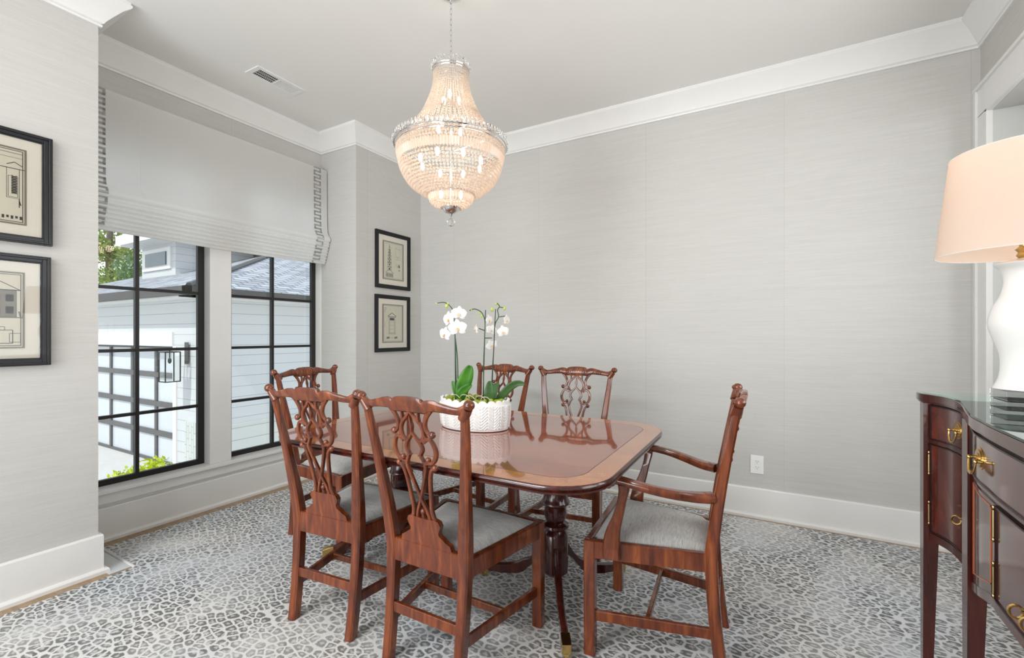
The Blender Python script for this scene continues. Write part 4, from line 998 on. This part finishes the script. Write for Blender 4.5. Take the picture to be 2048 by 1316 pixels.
def ring_pull(parent, y, z):
    c, d, n_ = basis(y); c.z = z; m = MB(); up = Vector((0, 0, 1))
    m.tube([c+n_*.001, c+n_*.004], .009, 12); m.tube([c, c+n_*.018], .004, 8)
    rc = c+n_*.024; m.tube([rc+n_*(.010*math.cos(a))+up*(-.006+.012*math.sin(a)) for a in [2*math.pi*i/16 for i in range(16)]], .0028, 7, closed=True)
    m.build('ring_pull', M['brass'], parent, smooth=40)
def hinge(parent, y, z):
    c, d, n_ = basis(y); c.z = z; m = MB(); m.tube([c+n_*.004+Vector((0, 0, -.030)), c+n_*.004+Vector((0, 0, .030))], .0032, 8)
    for k in (-.036, .036): m.ell(c+n_*.004+Vector((0, 0, k)), .0036, .0036, .006, 8, 5)
    m.build('hinge', M['oldbrass'], parent, smooth=40)
for mir in (0, 1):
    Y_ = (lambda y: y) if not mir else (lambda y: 2*SYC-y)
    def yy(a, b): a, b = Y_(a), Y_(b); return max(a, b), min(a, b)
    a, b = yy(2.045, 1.765)
    dr = panel('drawer', a, b, .866, .974); beadring(dr, a, b, .866, .974); oval_pull(dr, Y_(1.915), .916)
    dd = panel('door', a, b, .550, .842); beadring(dd, a, b, .550, .842); hinge(dd, Y_(2.050), .780); hinge(dd, Y_(2.050), .61); ring_pull(dd, Y_(1.79), .682)
a, b = 1.665, 2*SYC-1.665
dr = panel('drawer', a, b, .862, .968); beadring(dr, a, b, .862, .968); oval_pull(dr, 1.515, .915, 1.0); oval_pull(dr, 2*SYC-1.515, .915, 1.0)
c, d, n_ = basis(SYC); m = MB(); c.z = .925; m.tube([c, c+n_*.003], .006, 10); m.build('keyhole', M['brass'], dr, smooth=40)
for s_, (a, b) in enumerate(((1.395, SYC+.002), (SYC-.002, 2*SYC-1.395))):
    dd = panel('door', a, b, .634, .836); beadring(dd, a, b, .634, .836); ring_pull(dd, SYC+.022 if s_ == 0 else SYC-.022, .70)
    yh = 1.400 if s_ == 0 else 2*SYC-1.400; hinge(dd, yh, .80); hinge(dd, yh, .675)
arch = lambda y: .516+.088*max(0, min(1, (1.70-max(y, 2*SYC-y))/.27))**.8
for yc_ in (1.555, 2*SYC-1.555):
    m = MB(); strip(m, yc_+.135, yc_-.135, lambda y: arch(y)+.02, .836, e_+.006, .012); m.build('stile_panel', M['side'], sb, smooth=30)
    m = MB()
    for ya, yb in ((yc_+.105, yc_+.102), (yc_-.102, yc_-.105)): strip(m, ya, yb, lambda y: arch(y)+.045, .825, e_+.004, .003)
    strip(m, yc_+.105, yc_-.105, lambda y: arch(y)+.045, lambda y: arch(y)+.048, e_+.004, .003); strip(m, yc_+.105, yc_-.105, .822, .825, e_+.004, .003)
    m.build('string_inlay', M['inlay'], sb, smooth=30, label='pale string inlay')
m = MB()
strip(m, 2.095, 2*SYC-2.095, .847, .860, e_+.003, .012)
strip(m, 2.062, 1.74, .515, .540, e_+.003, .03); strip(m, 2*SYC-1.74, 2*SYC-2.062, .515, .540, e_+.003, .03)
strip(m, 1.70, 2*SYC-1.70, arch, lambda y: arch(y)+.022, e_+.003, .03)
m.build('mid_rail', M['side'], sb, smooth=30)
for y, dirn in ((2.097, 1), (1.740, 1), (2*SYC-1.700, -1), (2*SYC-2.058, -1)):
    x_ = min(sx_at(y), sx_at(y-.04))+e_-.004; m = MB(); rings = []
    for z in (0, .02, .515, STZ-.037):
        k = .026 if z < .03 else .040
        rings.append([(x_, y-.020-k/2, z), (x_+k, y-.020-k/2, z), (x_+k, y-.020+k/2, z), (x_, y-.020+k/2, z)])
    m.loft(rings); m.build('leg', M['side'], sb, smooth=0)
for y in (2.095, 2*SYC-2.055):
    m = MB(); m.loft([[(XBK-.045, y-.04, z), (XBK, y-.04, z), (XBK, y, z), (XBK-.045, y, z)] for z in (0, .51)]); m.build('leg', M['side'], sb, smooth=0)

# ---------------------------------------------------------------- table lamp
LX, LY = .592, 1.715
lamp = empty('table_lamp', (LX, LY, STZ), 0, 'white ceramic gourd lamp with lit tapered linen shade on the sideboard', 'lamp')
m = MB(); m.box(-.051, .051, -.051, .051, .0, .022); m.box(-.046, .046, -.046, .046, .022, .0255); m.box(-.051, .051, -.051, .051, .0255, .050)
m.build('crystal_base', pane('lamp_crystal', (.90, .90, .91, 1), 1.7), lamp, smooth=0, bevel=.002)
m = MB(); z0 = .052
prf = cr([(.020, z0), (.057, z0), (.058, z0+.008), (.050, z0+.028), (.046, z0+.060), (.048, z0+.095), (.058, z0+.130), (.068, z0+.165), (.068, z0+.190), (.060, z0+.222), (.047, z0+.250), (.040, z0+.280), (.040, z0+.300), (.046, z0+.322), (.057, z0+.334), (.056, z0+.338), (.030, z0+.346), (.010, z0+.352)], 3)
m.lathe(prf, 40); m.build('ceramic_body', M['ceramic'], lamp, smooth=60)
m = MB(); m.tube([(0, 0, z0+.35), (0, 0, z0+.46)], .006, 8); m.lathe([(.012, z0+.352), (.016, z0+.358), (.012, z0+.366), (.018, z0+.374), (.010, z0+.382), (.014, z0+.41), (.014, z0+.44)], 16); m.build('socket', M['brass'], lamp, smooth=40)
m = MB(); a_, b_ = 1.437-STZ, 1.707-STZ
m.lathe([(.1755, a_), (.1457, b_)], 64, caps=False); m.lathe([(.1740, a_), (.1442, b_)], 64, caps=False)
sh = m.build('lamp_shade', M['shade'], lamp, smooth=60)
for r_, z in ((.1752, a_), (.1454, b_)):
    m = MB(); m.tube([(r_*math.cos(2*math.pi*i/64), r_*math.sin(2*math.pi*i/64), z) for i in range(64)], .0016, 6, closed=True)
    m.build('shade_rim', M['blind'], sh)
m = MB()
for i in range(3): a = 2*math.pi*i/3; m.tube([(0, 0, b_-.03), (.1447*math.cos(a), .1447*math.sin(a), b_-.004)], .0015, 5)
m.tube([(.0, 0, b_-.03), (.03, 0, b_-.08), (.03, 0, z0+.46), (.0, 0, z0+.42)], .0016, 5); m.build('harp', M['brass'], lamp)
m = MB(); m.ell((0, 0, z0+.49), .028, .028, .035, 14, 10); m.build('bulb', emit('lamp_bulb', (1, .82, .64, 1), 1.5), lamp)
d = bpy.data.lights.new('table_lamp_glow', 'POINT'); d.energy = .55; d.color = (1, .80, .62); d.shadow_soft_size = .04
o = bpy.data.objects.new('table_lamp_glow', d); COL.objects.link(o); o.location = (LX, LY, STZ+z0+.55)

# ---------------------------------------------------------------- outside
GZ = -1.26
m = MB(); m.box(-60, XF-.3, -30, 60, GZ-.3, GZ); m.build('ground', M['concrete'], smooth=0, kind='structure')
gx, gy = -8.46, 4.10
g = empty('garage_building', (gx, gy, GZ), 0, 'white sided neighbouring garage with grey hip roof and dormer outside the window', 'building')
def gb(m, x0, x1, y0, y1, z0, z1, mi=0): m.box(x0-gx, x1-gx, y0-gy, y1-gy, z0-GZ, z1-GZ, mi)
DX0, DX1, DT = -16.0, -9.35, 1.00     # garage door opening
m = MB(); gb(m, -20, gx, gy+.25, 12.2, GZ, 1.9); gb(m, DX1, gx, gy, gy+.25, GZ, 1.9); gb(m, -20, DX1, gy, gy+.25, DT, 1.9); gb(m, -20, DX0, gy, gy+.25, GZ, DT)
m.build('siding_wall', M['siding'], g, smooth=0)
m = MB(); gb(m, gx, gx+.03, gy-.02, 12.2, GZ, -.42); gb(m, DX1+.45, gx, gy-.03, gy, GZ, -.30); m.build('brick_base', M['brick'], g, smooth=0)
m = MB(); gb(m, DX0-.2, DX1+.0, gy-.03, gy+.2, DT, DT+.26); gb(m, DX1, DX1+.12, gy-.02, gy+.22, GZ, DT); gb(m, gx-.10, gx+.02, gy-.02, gy+.10, GZ, 1.8); m.build('door_surround', M['trim'], g, smooth=0)
gd = MB(); gb(gd, DX0, DX1, gy+.18, gy+.20, GZ, DT); gd = gd.build('garage_door', M['frost'], g, smooth=0)
m = MB(); nrow = 4; hh = (DT-GZ)/nrow
for k in range(nrow+1): z = GZ+hh*k; gb(m, DX0, DX1, gy+.14, gy+.19, max(GZ, z-.05), min(DT, z+.05))
k = DX1-.04
while k > DX0: gb(m, k-.045, k+.045, gy+.15, gy+.19, GZ, DT); k -= 1.02
m.build('door_frame', M['darkframe'], gd, smooth=0)
ev = .32; EZ = 1.98; KS = .37
x0, x1, y0, y1 = -20-ev, gx+ev, gy-ev, 12.2+ev; rz = EZ+KS*(y1-y0)/2; ym = (y0+y1)/2; hw = (y1-y0)/2
def rel(p_): return (p_[0]-gx, p_[1]-gy, p_[2]-GZ)
A, B, C_, D_ = (x0, y0, EZ), (x1, y0, EZ), (x1, y1, EZ), (x0, y1, EZ); E1, E2 = (x1-hw, ym, rz), (x0+hw, ym, rz)
m = MB(); m.add([rel(q) for q in (A, B, C_, D_, E1, E2)], [(0, 1, 4, 5)], 0); m.add([rel(q) for q in (A, B, C_, D_, E1, E2)], [(1, 2, 4), (0, 5, 3)], 1); m.add([rel(q) for q in (A, B, C_, D_, E1, E2)], [(2, 3, 5, 4), (0, 3, 2, 1)], 0)
m.build('shingle_roof', [M['shingle'], M['shingleY']], g, smooth=0)
m = MB(); m.tube([rel((B[0], B[1], B[2]+.03)), rel((E1[0], E1[1], E1[2]+.03))], .05, 6); m.build('hip_cap', M['gutter'], g, smooth=0)
m = MB(); gb(m, x0, x1+.1, y0-.1, y0, EZ-.12, EZ+.02); gb(m, x1, x1+.1, y0-.1, y1, EZ-.12, EZ+.02); m.build('gutter', M['gutter'], g, smooth=0)
m = MB(); gb(m, x0, x1, y0, gy, EZ-.14, EZ-.10); gb(m, gx, x1, y0, y1, EZ-.14, EZ-.10); m.build('soffit', M['trim'], g, smooth=0)
# dormer
dm = MB(); gb(dm, -15.15, -13.3, 5.87, 7.9, 2.3, 3.62); dm = dm.build('dormer', M['siding'], g, smooth=0)
m = MB(); gb(m, -15.35, -12.8, 5.35, 8.2, 3.60, 3.86); m.build('dormer_roof', M['trim'], dm, smooth=0)
m = MB(); gb(m, -15.05, -13.5, 5.83, 5.87, 2.93, 3.50); m.build('dormer_casing', M['trim'], dm, smooth=0)
m = MB(); gb(m, -14.80, -13.68, 5.80, 5.83, 3.04, 3.39); m.build('dormer_window', M['darkglass'], dm, smooth=0)
# lantern on the garage corner
lt = empty('wall_lantern', (-8.83, gy-.03, .42), 0, 'black box lantern with clear glass on the garage corner outside', 'lantern')
m = MB(); a_, h_ = .11, .50; cy_ = -.26
for sx_ in (-a_, a_):
    for sy_ in (-a_, a_): m.box(sx_-.008, sx_+.008, cy_+sy_-.008, cy_+sy_+.008, 0, h_)
for z in (0, h_):
    m.box(-a_, a_, cy_-a_-.008, cy_-a_+.008, z-.008, z+.008); m.box(-a_, a_, cy_+a_-.008, cy_+a_+.008, z-.008, z+.008); m.box(-a_-.008, -a_+.008, cy_-a_, cy_+a_, z-.008, z+.008); m.box(a_-.008, a_+.008, cy_-a_, cy_+a_, z-.008, z+.008)
m.box(-.01, .01, cy_, 0, h_+.03, h_+.05); m.box(-.008, .008, cy_-.008, cy_+.008, h_-.1, h_+.05); m.build('lantern_frame', M['blackmetal'], lt, smooth=0)
m = MB(); m.box(-.06, .06, -.01, 0, h_-.22, h_+.16); m.build('back_plate', M['gutter'], lt, smooth=0)
m = MB(); m.box(-a_, a_, cy_-a_, cy_+a_, .01, h_-.01); m.build('lantern_glass', M['glass'], lt, smooth=0)
m = MB(); m.ell((0, cy_, h_-.15), .03, .03, .05, 8, 6); m.build('lantern_bulb', M['gutter'], lt)
# shrub under the window
def leaves(m, c, rad, n_, size, rnd, flat=1.0):
    for _ in range(n_):
        d = Vector((rnd.gauss(0, 1), rnd.gauss(0, 1), rnd.gauss(0, 1))).normalized(); r_ = rnd.random()**.45
        q = Vector(c)+Vector((d.x*rad[0]*r_, d.y*rad[1]*r_, d.z*rad[2]*r_)); a = Vector((rnd.gauss(0, 1), rnd.gauss(0, 1), rnd.gauss(0, 1))).normalized(); b = a.orthogonal().normalized(); s_ = size*(.6+.8*rnd.random())
        m.add([q-a*s_, q+b*s_*.45, q+a*s_, q-b*s_*.45], [(0, 1, 2, 3)])
rnd = random.Random(3)
sc = P(262, 938, 4.9)
sh_ = empty('shrub', (sc.x, sc.y, GZ), 0, 'low yellow-green shrub on the ground outside the left window', 'shrub')
m = MB()
for k in range(10): leaves(m, (rnd.uniform(-.36, .36), rnd.uniform(-.25, .25), sc.z-GZ-.05+rnd.uniform(-.28, .02)), (.22, .2, .16), 330, .03, rnd)
leaves(m, (-.5, -.3, sc.z-GZ-.3), (.25, .2, .2), 260, .03, rnd)
m.build('foliage', M['shrub'], sh_, smooth=0)
m = MB()
for k in range(6): m.tube([(rnd.uniform(-.1, .1), rnd.uniform(-.1, .1), 0), (rnd.uniform(-.4, .4), rnd.uniform(-.3, .3), sc.z-GZ-.05)], .012, 5)
m.build('branch', M['bark'], sh_)
def tree(x_, y_, h_, label, mt, seed, lean=0):
    rnd = random.Random(seed); t = empty('tree', (x_, y_, GZ), 0, label, 'tree', None)
    m = MB(); m.tube([(0, 0, 0), (.15+lean, 0, h_*.4), (.05+lean, .1, h_)], [.28, .2, .06], 8)
    for k in range(9):
        z = h_*(.25+.08*k); a = rnd.random()*6.3; m.tube([(lean*.5, 0, z), (1.3*math.cos(a), 1.3*math.sin(a), z+.8)], [.07, .02], 5)
    m.build('trunk', M['bark'], t)
    m = MB()
    for k in range(38): a = rnd.random()*6.3; r_ = rnd.random()*2.5; leaves(m, (r_*math.cos(a), r_*math.sin(a), h_*(.15+.85*rnd.random())), (.85, .85, .8), 170, .12, rnd)
    m.build('crown', M[mt], t, smooth=0)
tree(-32.5, 11.0, 13.5, 'tall bare-trunked tree left of the dormer, furthest left beyond the garage roof', 'tree', 1)
tree(-27.5, 12.0, 13, 'darker tree between the left tree and the dormer beyond the garage roof', 'treed', 2, .4)
tree(-38.5, 21, 17, 'tree beyond the garage seen just left of the dormer eave', 'tree', 5)
